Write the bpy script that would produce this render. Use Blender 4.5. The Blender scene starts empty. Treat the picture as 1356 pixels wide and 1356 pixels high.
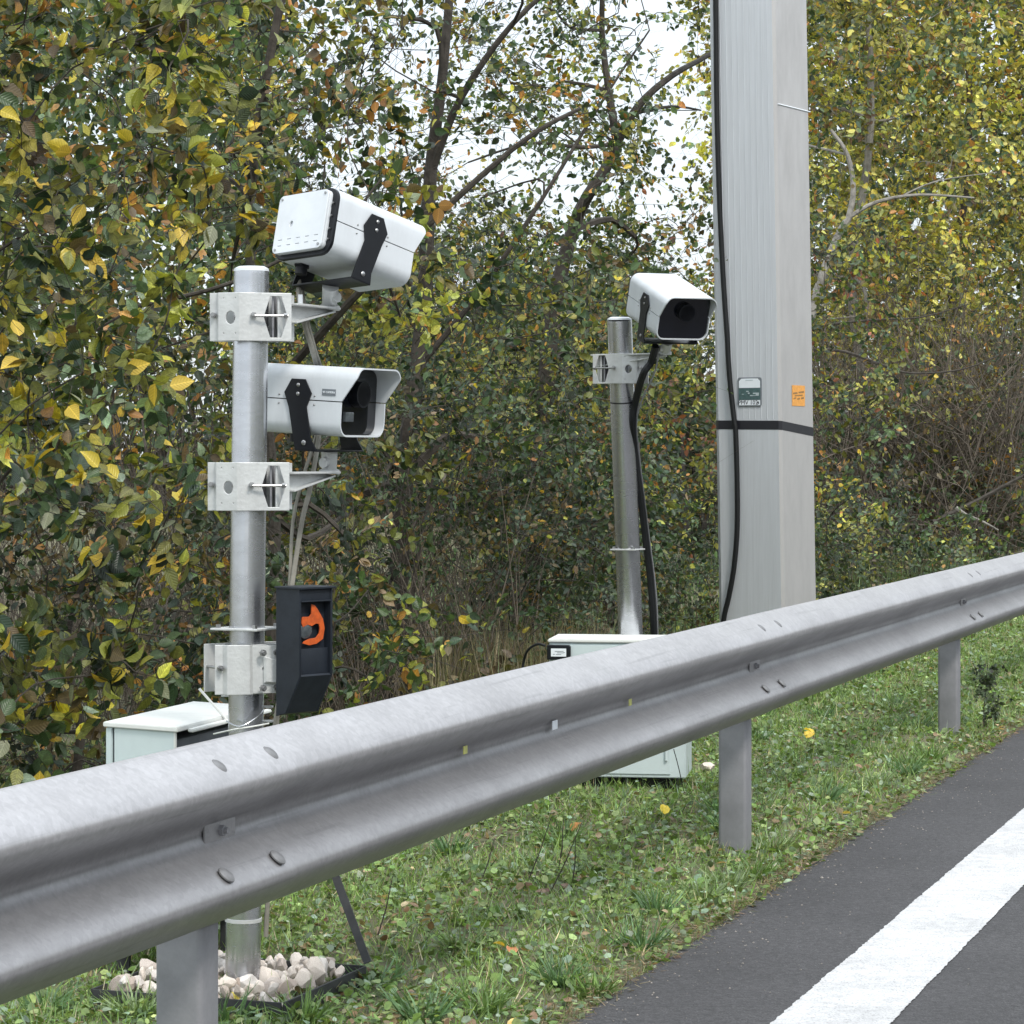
import bpy, bmesh, math, random
import numpy as np
from mathutils import Vector, Matrix, noise
R = math.radians
random.seed(7); rng = np.random.default_rng(7)
scene = bpy.context.scene
COL = scene.collection
# ---------------------------------------------------------------- camera, world, sun, exposure
F = 3700.0; HZ = 604.0; CX = 678.0; EYE = 1.23
cam_d = bpy.data.cameras.new('camera'); cam = bpy.data.objects.new('camera', cam_d); COL.objects.link(cam)
cam.location = (0, 0, EYE); cam.rotation_euler = (R(90), 0, 0)
cam_d.sensor_width = 36; cam_d.lens = 36*F/1356; cam_d.shift_y = -(678-HZ)/1356
cam_d.clip_start = .05; cam_d.clip_end = 2000
scene.camera = cam
w = bpy.data.worlds.new('World'); scene.world = w; w.use_nodes = True
nt = w.node_tree; nt.nodes.clear()
sky = nt.nodes.new('ShaderNodeTexSky'); sky.sky_type = 'NISHITA'; sky.sun_disc = False
SUN_EL, SUN_AZ = 48, 150            # azimuth clockwise from +Y (view direction): over the road, behind and right of the viewer
sky.sun_elevation = R(SUN_EL); sky.sun_rotation = R(SUN_AZ)
bg1 = nt.nodes.new('ShaderNodeBackground'); bg1.inputs[1].default_value = .12
bg2 = nt.nodes.new('ShaderNodeBackground'); bg2.inputs[0].default_value = (.88, .945, 1, 1); bg2.inputs[1].default_value = 1.12
tc = nt.nodes.new('ShaderNodeTexCoord'); nz = nt.nodes.new('ShaderNodeTexNoise'); nz.inputs['Scale'].default_value = 2.5; nz.inputs['Detail'].default_value = 5
rp = nt.nodes.new('ShaderNodeValToRGB'); rp.color_ramp.elements[0].position = .3; rp.color_ramp.elements[0].color = (.62,)*3+(1,)
rp.color_ramp.elements[1].position = .6; rp.color_ramp.elements[1].color = (1, 1, 1, 1)
mx = nt.nodes.new('ShaderNodeMixShader'); wo = nt.nodes.new('ShaderNodeOutputWorld')
L = nt.links.new
L(tc.outputs['Generated'], nz.inputs['Vector']); L(nz.outputs['Fac'], rp.inputs[0]); L(rp.outputs[0], mx.inputs[0])
# overcast cloud deck: brighter overhead than at the horizon, as overcast skies are
sxz = nt.nodes.new('ShaderNodeSeparateXYZ'); L(tc.outputs['Generated'], sxz.inputs[0]); gm = nt.nodes.new('ShaderNodeMapRange'); L(sxz.outputs[2], gm.inputs[0])
gm.inputs[1].default_value = 0; gm.inputs[2].default_value = 1; gm.inputs[3].default_value = .66; gm.inputs[4].default_value = 1.62; L(gm.outputs[0], bg2.inputs[1])
L(sky.outputs[0], bg1.inputs[0]); L(bg1.outputs[0], mx.inputs[1]); L(bg2.outputs[0], mx.inputs[2]); L(mx.outputs[0], wo.inputs[0])
sd = bpy.data.lights.new('sun', 'SUN'); sun = bpy.data.objects.new('sun', sd); COL.objects.link(sun)
sd.energy = 1.5; sd.angle = R(11); sd.color = (1, .95, .87)
sv = Vector((math.sin(R(SUN_AZ))*math.cos(R(SUN_EL)), math.cos(R(SUN_AZ))*math.cos(R(SUN_EL)), math.sin(R(SUN_EL))))
sun.rotation_euler = sv.to_track_quat('Z', 'Y').to_euler()
scene.view_settings.view_transform = 'Standard'; scene.view_settings.look = 'None'
scene.view_settings.gamma = 1; scene.view_settings.use_curve_mapping = False
scene.view_settings.exposure = 0.68
scene.cycles.max_bounces = 4; scene.cycles.diffuse_bounces = 2; scene.cycles.transmission_bounces = 2; scene.cycles.glossy_bounces = 2
scene.cycles.use_denoising = True

# ---------------------------------------------------------------- geometry of the place
U = Vector((.3146, .949, 0)).normalized(); V = Vector((U.y, -U.x, 0)); A0 = Vector((-.5055, 4.76, 0))
def ST(s, t, z=0): return A0 + U*s + V*t + Vector((0, 0, z))
def P(px, py, Z): return Vector(((px-CX)*Z/F, Z, EYE-(py-HZ)*Z/F))
ROAD_T = .185
def gz(x, y):
    t = (x-A0.x)*V.x + (y-A0.y)*V.y
    k = min(1, max(0, (ROAD_T-t)/.35))
    n = noise.noise(Vector((x*2.1, y*2.1, 3)))*.5 + noise.noise(Vector((x*7, y*7, 1)))*.2
    far = max(0, -t-2.5)
    md = math.exp(-(((x-.36)/.55)**2+((y-9.55)/.75)**2))*.085*k
    return k*(.022 + .03*n) + min(.35, far*.05) - .012*(1-k) + md

# ---------------------------------------------------------------- materials
MATS = {}
def mat(name, col, rough=.6, metal=0, var=.12, nscale=8, bump=0, bscale=60, col2=None, spec=.5, stretch=None, coat=0):
    if name in MATS: return MATS[name]
    m = bpy.data.materials.new(name); m.use_nodes = True; MATS[name] = m
    n = m.node_tree.nodes; l = m.node_tree.links; b = n['Principled BSDF']
    b.inputs['Roughness'].default_value = rough; b.inputs['Metallic'].default_value = metal
    b.inputs['Specular IOR Level'].default_value = spec; b.inputs['Coat Weight'].default_value = coat
    t = n.new('ShaderNodeTexCoord'); v = t.outputs['Object']
    if stretch:
        mp = n.new('ShaderNodeMapping'); mp.inputs['Scale'].default_value = stretch; l.new(v, mp.inputs[0]); v = mp.outputs[0]
    a = n.new('ShaderNodeTexNoise'); a.inputs['Scale'].default_value = nscale; a.inputs['Detail'].default_value = 6; a.inputs['Roughness'].default_value = .65
    l.new(v, a.inputs['Vector'])
    r = n.new('ShaderNodeValToRGB'); c2 = col2 or tuple(c*(1-var*2) for c in col)
    r.color_ramp.elements[0].position = .32; r.color_ramp.elements[0].color = (*c2, 1)
    r.color_ramp.elements[1].position = .62; r.color_ramp.elements[1].color = (*col, 1)
    l.new(a.outputs['Fac'], r.inputs[0]); l.new(r.outputs[0], b.inputs['Base Color'])
    rr = n.new('ShaderNodeMapRange'); rr.inputs[1].default_value = .3; rr.inputs[2].default_value = .7
    rr.inputs[3].default_value = min(1, rough*1.2); rr.inputs[4].default_value = rough*.85
    l.new(a.outputs['Fac'], rr.inputs[0]); l.new(rr.outputs[0], b.inputs['Roughness'])
    if bump:
        q = n.new('ShaderNodeTexNoise'); q.inputs['Scale'].default_value = bscale; q.inputs['Detail'].default_value = 4; l.new(t.outputs['Object'], q.inputs['Vector'])
        u = n.new('ShaderNodeBump'); u.inputs['Strength'].default_value = bump; u.inputs['Distance'].default_value = .01
        l.new(q.outputs['Fac'], u.inputs['Height']); l.new(u.outputs[0], b.inputs['Normal'])
    return m
M_galv = mat('galvanised_steel', (.60, .61, .64), .26, .93, .10, 5, .025, 40, stretch=(1, 1, 3))
M_rail = None
def rail_material():
    m = bpy.data.materials.new('weathered_galvanised_rail'); m.use_nodes = True; n = m.node_tree.nodes; l = m.node_tree.links; b = n['Principled BSDF']
    t = n.new('ShaderNodeTexCoord'); vr = n.new('ShaderNodeVectorRotate'); vr.rotation_type = 'Z_AXIS'; vr.inputs['Angle'].default_value = -math.atan2(U.y, U.x); l.new(t.outputs['Object'], vr.inputs['Vector'])
    def noi(scale, st, det=4, rg=.6):
        mp = n.new('ShaderNodeMapping'); mp.inputs['Scale'].default_value = st; l.new(vr.outputs[0], mp.inputs[0])
        q = n.new('ShaderNodeTexNoise'); q.inputs['Scale'].default_value = scale; q.inputs['Detail'].default_value = det; q.inputs['Roughness'].default_value = rg; l.new(mp.outputs[0], q.inputs['Vector']); return q.outputs['Fac']
    def mr(f, a, b_, c, d):
        q = n.new('ShaderNodeMapRange'); l.new(f, q.inputs[0])
        for i_, x in enumerate((a, b_, c, d)): q.inputs[i_+1].default_value = x
        return q.outputs[0]
    def mu(a, b_, op='MULTIPLY'):
        q = n.new('ShaderNodeMath'); q.operation = op
        for i_, x in enumerate((a, b_)):
            if isinstance(x, (int, float)): q.inputs[i_].default_value = x
            else: l.new(x, q.inputs[i_])
        return q.outputs[0]
    cloud = mr(noi(4, (.6, 1, 1.6)), .3, .7, .86, 1.08); drip = mr(noi(5, (1.6, 1, .12), 2), .35, .7, .955, 1.03); scr = mr(noi(60, (.03, 1, 1), 2), .30, .38, .86, 1.0); grain = mr(noi(110, (1, 1, 1), 2), .3, .7, .955, 1.045)
    v = n.new('ShaderNodeTexVoronoi'); v.inputs['Scale'].default_value = 75; l.new(vr.outputs[0], v.inputs['Vector']); sc = n.new('ShaderNodeSeparateColor'); l.new(v.outputs['Color'], sc.inputs[0]); span = mr(sc.outputs[0], 0, 1, .93, 1.06)
    # groove and lower corrugation darkened in the colour to stand in for shade there
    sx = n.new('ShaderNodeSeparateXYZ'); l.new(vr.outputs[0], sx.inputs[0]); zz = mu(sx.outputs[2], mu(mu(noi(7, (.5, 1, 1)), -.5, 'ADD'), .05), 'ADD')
    shade_band = mu(mr(zz, ZC_-.085, ZC_-.02, 0, 1), mr(zz, ZC_+.04, ZC_+.07, 1, 0)); low = mr(zz, ZC_-.02, ZC_+.06, .28, 0)
    painted_shade = mu(mr(shade_band, 0, 1, 1, .68), mu(1.0, low, 'SUBTRACT'))
    f = mu(mu(mu(cloud, drip), mu(scr, grain)), mu(span, painted_shade))
    c = n.new('ShaderNodeVectorMath'); c.operation = 'SCALE'; c.inputs[0].default_value = (.462, .452, .462); l.new(f, c.inputs['Scale']); l.new(c.outputs[0], b.inputs['Base Color'])
    b.inputs['Metallic'].default_value = .62; l.new(mr(mu(cloud, grain), .8, 1.15, .52, .38), b.inputs['Roughness'])
    u = n.new('ShaderNodeBump'); u.inputs['Strength'].default_value = .10; u.inputs['Distance'].default_value = .003; l.new(noi(22, (.6, 1, 1)), u.inputs['Height']); l.new(u.outputs[0], b.inputs['Normal'])
    return m
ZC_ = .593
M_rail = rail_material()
M_post = mat('dull_zinc_post', (.27, .27, .285), .6, .4, .12, 9, .06, 70)
M_clamp = mat('cast_zinc_clamp', (.60, .61, .605), .5, .3, .10, 14, .1, 120)
M_bolt = mat('stainless_bolt', (.42, .42, .42), .35, .9, .2, 40)
M_sbolt = mat('shade_darkened_splice_bolt', (.20, .20, .205), .6, .3, .2, 40)  # heads toned darker than the rail to stand in for their shadow crescents
M_slot = mat('dark_gap', (.02, .02, .022), .8)
M_white = mat('white_powder_coat', (.60, .63, .66), .38, 0, .06, 7, .015, 200, stretch=(2.5, 2.5, .5))
M_wdirt = mat('pale_cover_plate', (.66, .69, .72), .4, 0, .05, 16)
M_black = mat('black_powder_coat', (.006, .007, .010), .38, 0, .15, 30, spec=.3)
M_rubber = mat('black_rubber_cable', (.010, .011, .012), .5, spec=.3)
M_flash = mat('dark_slate_paint', (.016, .021, .030), .5, 0, .15, 20, .03, 200, spec=.35)
M_glassd = mat('dark_camera_glass', (.004, .005, .009), .08, 0, .1, 5, spec=.8)
M_glassg = mat('grey_lamp_glass', (.10, .115, .125), .12, .1, .25, 50)
M_orange = mat('orange_reflector', (.60, .105, .018), .4, 0, .2, 60)
M_box = mat('pale_blue_grey_enclosure', (.56, .64, .645), .45, 0, .04, 8)
M_lid = mat('cream_lid_paint', (.72, .73, .70), .5, 0, .05, 9)
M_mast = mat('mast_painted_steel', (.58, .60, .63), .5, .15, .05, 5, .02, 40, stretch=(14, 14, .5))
M_mast2 = mat('mast_side_warm_grey', (.46, .45, .445), .45, .3, .06, 3, stretch=(3, 3, 1))  # side face: darker, warmer grey than the front
M_tape = mat('black_tape', (.02, .02, .026), .35)
M_rim = mat('tray_steel', (.05, .052, .055), .65, .2, .2, 12)
M_stone = mat('white_ballast_stone', (.88, .86, .83), .85, 0, .0, 26, .5, 90, col2=(.60, .52, .47))
_n = M_stone.node_tree; _b = _n.nodes['Principled BSDF']; _src = _b.inputs['Base Color'].links[0].from_socket; _oi = _n.nodes.new('ShaderNodeObjectInfo'); _rp = _n.nodes.new('ShaderNodeValToRGB')
_rp.color_ramp.elements[0].color = (.55, .45, .38, 1); _rp.color_ramp.elements[1].color = (1, 1, 1, 1); _rp.color_ramp.elements[1].position = .45; _e = _rp.color_ramp.elements.new(.8); _e.color = (1, .93, .86, 1)
_mx = _n.nodes.new('ShaderNodeMix'); _mx.data_type = 'RGBA'; _mx.blend_type = 'MULTIPLY'; _mx.inputs[0].default_value = 1
_n.links.new(_oi.outputs['Random'], _rp.inputs[0]); _n.links.new(_src, _mx.inputs[6]); _n.links.new(_rp.outputs[0], _mx.inputs[7]); _n.links.new(_mx.outputs[2], _b.inputs['Base Color'])
M_bark = mat('dark_bark', (.065, .055, .045), .9, 0, .25, 20, .4, 60)
M_barkp = mat('pale_bark', (.30, .28, .25), .85, 0, .25, 14, .3, 60)
M_twig = mat('dry_twig', (.17, .14, .11), .9, 0, .25, 10)
M_lgrey = mat('grey_print_plate', (.16, .18, .20), .5)
M_green = mat('dark_green_print', (.07, .13, .13), .5, 0, .2, 60)
M_wprint = mat('white_print', (.78, .82, .86), .5, 0, .03, 30)
M_ink = mat('dark_ink', (.035, .035, .05), .5)
M_ostick = mat('orange_sticker_print', (.78, .36, .08), .5, 0, .12, 40)
M_grease = mat('beige_conduit', (.28, .265, .225), .7, 0, .15, 25)
M_yel = mat('yellow_mark', (.55, .55, .16), .5)

def leafmat(name, trans=.3, rough=.38, veins=True):
    m = bpy.data.materials.new(name); m.use_nodes = True; n = m.node_tree.nodes; l = m.node_tree.links
    b = n['Principled BSDF']; b.inputs['Roughness'].default_value = rough
    a = n.new('ShaderNodeAttribute'); a.attribute_name = 'col'
    t = n.new('ShaderNodeTexCoord'); q = n.new('ShaderNodeTexNoise'); q.inputs['Scale'].default_value = 90; l.new(t.outputs['Object'], q.inputs['Vector'])
    h = n.new('ShaderNodeMapRange'); h.inputs[1].default_value = .3; h.inputs[2].default_value = .7; h.inputs[3].default_value = .72; h.inputs[4].default_value = 1.2
    l.new(q.outputs['Fac'], h.inputs[0])
    mm = n.new('ShaderNodeVectorMath'); mm.operation = 'SCALE'; l.new(a.outputs['Color'], mm.inputs[0]); fac = h.outputs[0]
    if veins:
        la = n.new('ShaderNodeAttribute'); la.attribute_name = 'leaf_uv'; sp = n.new('ShaderNodeSeparateXYZ'); l.new(la.outputs['Vector'], sp.inputs[0])
        def mth(op, a_, b_=0.0):
            q_ = n.new('ShaderNodeMath'); q_.operation = op
            for i_, x_ in enumerate((a_, b_)):
                if isinstance(x_, (int, float)): q_.inputs[i_].default_value = x_
                else: l.new(x_, q_.inputs[i_])
            return q_.outputs[0]
        au = mth('ABSOLUTE', sp.outputs[0]); v_ = mth('SUBTRACT', sp.outputs[1], mth('MULTIPLY', au, .9))
        w_ = mth('SINE', mth('MULTIPLY', v_, 44.0)); rib = mth('LESS_THAN', au, .022)
        edge = mth('MULTIPLY', mth('MULTIPLY', au, au), -1.6)
        fac = mth('MULTIPLY', fac, mth('ADD', mth('ADD', mth('MULTIPLY', w_, .06), mth('MULTIPLY', rib, .35)), mth('ADD', edge, 1.06)))
        bu = n.new('ShaderNodeBump'); bu.inputs['Strength'].default_value = .25; bu.inputs['Distance'].default_value = .003; l.new(w_, bu.inputs['Height']); l.new(bu.outputs[0], b.inputs['Normal'])
    l.new(fac, mm.inputs['Scale'])
    l.new(mm.outputs[0], b.inputs['Base Color'])
    tr = n.new('ShaderNodeBsdfTranslucent'); sc = n.new('ShaderNodeVectorMath'); sc.operation = 'MULTIPLY'; sc.inputs[1].default_value = (1.5, 1.45, .7)
    l.new(mm.outputs[0], sc.inputs[0]); l.new(sc.outputs[0], tr.inputs[0])
    x = n.new('ShaderNodeMixShader'); x.inputs[0].default_value = trans
    l.new(b.outputs[0], x.inputs[1]); l.new(tr.outputs[0], x.inputs[2]); l.new(x.outputs[0], n['Material Output'].inputs[0])
    return m
M_leaf = leafmat('leaf_surface'); M_grass = leafmat('grass_surface', .25, .5, False)

# ---------------------------------------------------------------- object helpers
def link(o, parent=None):
    COL.objects.link(o)
    if parent is not None: o.parent = parent
    return o
def tag(o, label, cat, group=None, kind=None):
    if label: o['label'] = label
    if cat: o['category'] = cat
    if group: o['group'] = group
    if kind: o['kind'] = kind
    return o
def empty(name, loc, label, cat, group=None, rot=None):
    o = bpy.data.objects.new(name, None); o.location = loc; o.empty_display_size = .05; link(o)
    if rot is not None: o.rotation_euler = rot
    return tag(o, label, cat, group)
class MB:
    def __init__(s): s.v = []; s.f = []
    def add(s, vs, fs, M=None):
        k = len(s.v)
        s.v += [tuple(M @ Vector(v)) if M is not None else tuple(v) for v in vs]
        s.f += [[i+k for i in f] for f in fs]; return s
    def box(s, c, d, M=None, bev=0):
        bm = bmesh.new(); bmesh.ops.create_cube(bm, size=1, matrix=Matrix.Translation(Vector(c)) @ Matrix.Diagonal((*d, 1)))
        if bev: bmesh.ops.bevel(bm, geom=bm.edges[:], offset=bev, segments=2, affect='EDGES', profile=.6)
        bm.verts.index_update(); s.add([v.co[:] for v in bm.verts], [[v.index for v in f.verts] for f in bm.faces], M); bm.free(); return s
    def tube(s, pts, rad, seg=8, M=None, cap=True):
        pts = [Vector(p) for p in pts]; n = len(pts); vs = []; fs = []
        if not hasattr(rad, '__len__'): rad = [rad]*n
        up = None
        for i, p in enumerate(pts):
            d = (pts[min(i+1, n-1)]-pts[max(i-1, 0)])
            d = d.normalized() if d.length > 1e-9 else Vector((0, 0, 1))
            if up is None: up = d.orthogonal().normalized()
            up = (up - d*up.dot(d)); up = up.normalized() if up.length > 1e-6 else d.orthogonal().normalized()
            b = d.cross(up)
            for k in range(seg):
                a = 2*math.pi*k/seg; vs.append(tuple(p + (up*math.cos(a)+b*math.sin(a))*rad[i]))
        for i in range(n-1):
            for k in range(seg):
                k2 = (k+1) % seg; fs.append([i*seg+k, i*seg+k2, (i+1)*seg+k2, (i+1)*seg+k])
        if cap: fs.append(list(range(seg))[::-1]); fs.append([(n-1)*seg+k for k in range(seg)])
        return s.add(vs, fs, M)
    def cyl(s, c, ax, r, h, seg=14, M=None, dome=0):
        c = Vector(c); ax = Vector(ax).normalized()
        if dome: return s.tube([c, c+ax*h*.4, c+ax*h*.8, c+ax*h], [r, r, r*.75, r*.3], seg, M)
        return s.tube([c, c+ax*h], r, seg, M)
    def poly(s, outer, depth, M=None, holes=(), bev=0):
        # flat outline in local XY, thickness along +-Z/2, with real holes
        cu = bpy.data.curves.new('tmp', 'CURVE'); cu.dimensions = '2D'; cu.fill_mode = 'BOTH'
        cu.extrude = max(1e-5, depth/2-bev); cu.bevel_depth = bev; cu.bevel_resolution = 1
        for ring in [outer, *holes]:
            sp = cu.splines.new('POLY'); sp.points.add(len(ring)-1)
            for i, q in enumerate(ring): sp.points[i].co = (q[0], q[1], 0, 1)
            sp.use_cyclic_u = True
        o = bpy.data.objects.new('tmp', cu); me = o.to_mesh()
        s.add([v.co[:] for v in me.vertices], [list(p.vertices) for p in me.polygons], M)
        o.to_mesh_clear(); bpy.data.objects.remove(o); bpy.data.curves.remove(cu); return s
    def build(s, name, m, parent=None, loc=None, label=None, smooth=True, ang=35):
        me = bpy.data.meshes.new(name); me.from_pydata(s.v, [], s.f)
        if smooth:
            me.shade_smooth(); me.set_sharp_from_angle(angle=R(ang))
        me.materials.append(m); o = bpy.data.objects.new(name, me); link(o, parent)
        if loc is not None: o.location = loc
        if label: o['label'] = label
        return o
def frame(o, x, z=None, y=None):
    """matrix with given origin and local axes x,y,z (orthonormalised from x and z)"""
    x = Vector(x).normalized(); z = Vector(z); y = z.cross(x).normalized(); z = x.cross(y)
    return Matrix(((x.x, y.x, z.x, o[0]), (x.y, y.y, z.y, o[1]), (x.z, y.z, z.z, o[2]), (0, 0, 0, 1)))
def circ(cx, cy, r, n=14, sy=1): return [(cx+r*math.cos(2*math.pi*i/n), cy+r*sy*math.sin(2*math.pi*i/n)) for i in range(n)]
def ob_from_np(name, V_, faces_flat, nper, m, cols=None, parent=None, loc=None, smooth=False, tpl=None):
    me = bpy.data.meshes.new(name); nv = len(V_); nf = len(faces_flat)//nper
    me.vertices.add(nv); me.vertices.foreach_set('co', V_.astype(np.float32).ravel())
    me.loops.add(nf*nper); me.loops.foreach_set('vertex_index', faces_flat.astype(np.int32))
    me.polygons.add(nf); me.polygons.foreach_set('loop_start', np.arange(0, nf*nper, nper, dtype=np.int32))
    if smooth: me.polygons.foreach_set('use_smooth', np.ones(nf, dtype=bool))
    me.update(calc_edges=True)
    if cols is not None:
        at = me.color_attributes.new('col', 'FLOAT_COLOR', 'POINT')
        c4 = np.ones((nv, 4), np.float32); c4[:, :3] = cols; at.data.foreach_set('color', c4.ravel())
    if tpl is not None:
        uv = np.zeros((nv, 3), np.float32); tt_ = np.tile(tpl[0], (nv//len(tpl[0]), 1)); uv[:, :2] = tt_[:, :2]
        me.attributes.new('leaf_uv', 'FLOAT_VECTOR', 'POINT').data.foreach_set('vector', uv.ravel())
    me.materials.append(m); o = bpy.data.objects.new(name, me); link(o, parent)
    if loc is not None: o.location = loc
    return o

# ---------------------------------------------------------------- ground, road, edge line (setting)
def ground():
    ss = np.concatenate([np.linspace(-8, 0, 30), np.linspace(.15, 12, 110), np.linspace(12.3, 40, 60), [45, 60, 90, 150, 260, 400]])
    tt = np.concatenate([[-300, -120, -60, -30, -20], np.linspace(-14, -4, 26), np.linspace(-3.9, .35, 70), [3, 8, 13, 30, 120, 300]])
    vs = []; fs = []
    for s in ss:
        for t in tt:
            p = ST(s, t); z = gz(p.x, p.y) if t <= ROAD_T+.02 else -.014
            if t > 13: z = -.02
            vs.append((p.x, p.y, z))
    n = len(tt)
    for i in range(len(ss)-1):
        for j in range(n-1): fs.append([i*n+j, (i+1)*n+j, (i+1)*n+j+1, i*n+j+1])
    m = mat('soil_and_leaf_litter', (.15, .13, .075), .95, 0, .2, 5, .6, 45, col2=(.055, .07, .03))
    o = MB().add(vs, fs).build('ground', m, ang=180); o['kind'] = 'structure'
    vs = []; fs = []; S_ = np.concatenate([np.arange(-6, 14, .03), np.arange(14, 60, .5), [80, 150, 300, 400]])
    T_ = [0, .25, .7, 1.5, 3.6, 12]
    for s in S_:
        e = ROAD_T + .012*noise.noise(Vector((s*2.2, 0, 0))) + .010*noise.noise(Vector((s*9, 5, 0))) + .006*noise.noise(Vector((s*31, 5, 0)))
        p = ST(s, e-.01); vs.append((p.x, p.y, -.02))
        for k, t in enumerate(T_):
            p = ST(s, e if k == 0 else t+ROAD_T); vs.append((p.x, p.y, 0))
    n = len(T_)+1
    for i in range(len(S_)-1):
        for j in range(n-1): fs.append([i*n+j, (i+1)*n+j, (i+1)*n+j+1, i*n+j+1])
    m = bpy.data.materials.new('asphalt'); m.use_nodes = True; asphalt_nodes(m, False)
    o = MB().add(vs, fs).build('road', m, smooth=False); o['kind'] = 'structure'
    # the painted edge line: its own sheet, local x across, local y along
    m2 = bpy.data.materials.new('edge_line_paint'); m2.use_nodes = True; asphalt_nodes(m2, True)
    w_ = .246; fs = []; vs = []
    for i, s in enumerate(np.concatenate([np.arange(-4, 14, .006), np.arange(14, 60, .5), [80, 150, 300, 400]])):
        e = [-.0*s+.003*noise.noise(Vector((s*5, k, 0)))+.003*noise.noise(Vector((s*28, k, 0)))+.0035*noise.noise(Vector((s*95, k, 0))) for k in (3.3, 8.1)]
        vs += [(-w_/2+e[0], s, 0), (w_/2+e[1], s, 0)]
        if i: fs.append([2*i-2, 2*i-1, 2*i+1, 2*i])
    o = MB().add(vs, fs).build('edge_line', m2, smooth=False); o['kind'] = 'structure'
    o.location = ST(0, .7285, .003); o.rotation_euler = (0, 0, math.atan2(-U.x, U.y))
def asphalt_nodes(m, paint):
    n = m.node_tree.nodes; l = m.node_tree.links; b = n['Principled BSDF']; b.inputs['Roughness'].default_value = .85
    g = n.new('ShaderNodeNewGeometry'); pos = g.outputs['Position']
    def noi(sc, det=3):
        q = n.new('ShaderNodeTexNoise'); q.inputs['Scale'].default_value = sc; q.inputs['Detail'].default_value = det; l.new(pos, q.inputs['Vector']); return q.outputs['Fac']
    def rng_(f, a, b_, c, d):
        q = n.new('ShaderNodeMapRange'); l.new(f, q.inputs[0])
        for i, x in enumerate((a, b_, c, d)): q.inputs[i+1].default_value = x
        return q.outputs[0]
    def math_(op, a, b_):
        q = n.new('ShaderNodeMath'); q.operation = op
        for i, x in enumerate((a, b_)):
            if isinstance(x, (int, float)): q.inputs[i].default_value = x
            else: l.new(x, q.inputs[i])
        return q.outputs[0]
    vo = n.new('ShaderNodeTexVoronoi'); vo.inputs['Scale'].default_value = 170; l.new(pos, vo.inputs['Vector']); v2 = n.new('ShaderNodeTexVoronoi'); v2.inputs['Scale'].default_value = 95; l.new(pos, v2.inputs['Vector'])
    sp = math_('MULTIPLY', rng_(noi(230, 2), .33, .68, .62, 1.42), rng_(noi(1.6, 6), .3, .7, .80, 1.16))
    sp = math_('MULTIPLY', sp, rng_(vo.outputs['Distance'], 0, .6, 1.15, .75))
    sc_ = n.new('ShaderNodeSeparateColor'); l.new(v2.outputs['Color'], sc_.inputs[0]); sp = math_('MULTIPLY', sp, rng_(sc_.outputs[0], 0, 1, .80, 1.22)); sp = math_('MULTIPLY', sp, rng_(noi(55, 2), .35, .65, .85, 1.12))
    c = n.new('ShaderNodeVectorMath'); c.operation = 'SCALE'; c.inputs[0].default_value = (.062, .060, .063); l.new(sp, c.inputs['Scale'])
    out = c.outputs[0]
    hgt = math_('ADD', noi(260, 2), math_('MULTIPLY', vo.outputs['Distance'], -1))
    if paint:
        t = n.new('ShaderNodeTexCoord'); sx = n.new('ShaderNodeSeparateXYZ'); l.new(t.outputs['Object'], sx.inputs[0])
        ax = math_('ABSOLUTE', sx.outputs[0], 0)
        ax = math_('ADD', ax, math_('MULTIPLY', math_('SUBTRACT', noi(150, 2), .5), .022))
        ax = math_('ADD', ax, math_('MULTIPLY', math_('SUBTRACT', noi(14, 2), .5), .014))
        k = rng_(ax, .2, .21, 1, 0)
        worn = rng_(noi(200, 3), .34, .45, .55, 1)
        k = math_('MULTIPLY', k, worn)
        x = n.new('ShaderNodeMix'); x.data_type = 'RGBA'; l.new(k, x.inputs[0]); l.new(out, x.inputs[6])
        pc = n.new('ShaderNodeVectorMath'); pc.operation = 'SCALE'; pc.inputs[0].default_value = (.56, .56, .565); l.new(math_('MULTIPLY', rng_(noi(25, 5), .3, .7, .84, 1.06), rng_(noi(3.5, 4), .3, .65, .84, 1.05)), pc.inputs['Scale'])
        l.new(pc.outputs[0], x.inputs[7]); out = x.outputs[2]
    l.new(out, b.inputs['Base Color'])
    u = n.new('ShaderNodeBump'); u.inputs['Strength'].default_value = .5; u.inputs['Distance'].default_value = .003
    l.new(hgt, u.inputs['Height']); l.new(u.outputs[0], b.inputs['Normal'])
ground()

# ---------------------------------------------------------------- guardrail
SP = 3.92; ZC = .593
def catmull(pts, n=5):
    out = []
    for i in range(len(pts)-1):
        p0 = pts[max(i-1, 0)]; p1 = pts[i]; p2 = pts[i+1]; p3 = pts[min(i+2, len(pts)-1)]
        for k in range(n):
            t = k/n
            out.append(tuple(.5*((2*b)+(-a+c)*t+(2*a-5*b+4*c-d)*t*t+(-a+3*b-3*c+d)*t**3) for a, b, c, d in zip(p0, p1, p2, p3)))
    out.append(pts[-1]); return out
half = [(.000, .1555), (.010, .1535), (.036, .136), (.060, .118), (.074, .102)] + [(.040*(1-math.cos(math.pi*z/.088)), z) for z in (.088, .075, .062, .050, .038, .026, .014)]
prof = catmull(half + [(0, 0)] + [(t, -z) for t, z in half[::-1]], 3)
rail = empty('guardrail', ST(0, 0, 0), 'long galvanised W-beam guardrail crossing the picture, bolted to steel posts in the grass', 'guardrail')
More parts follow.
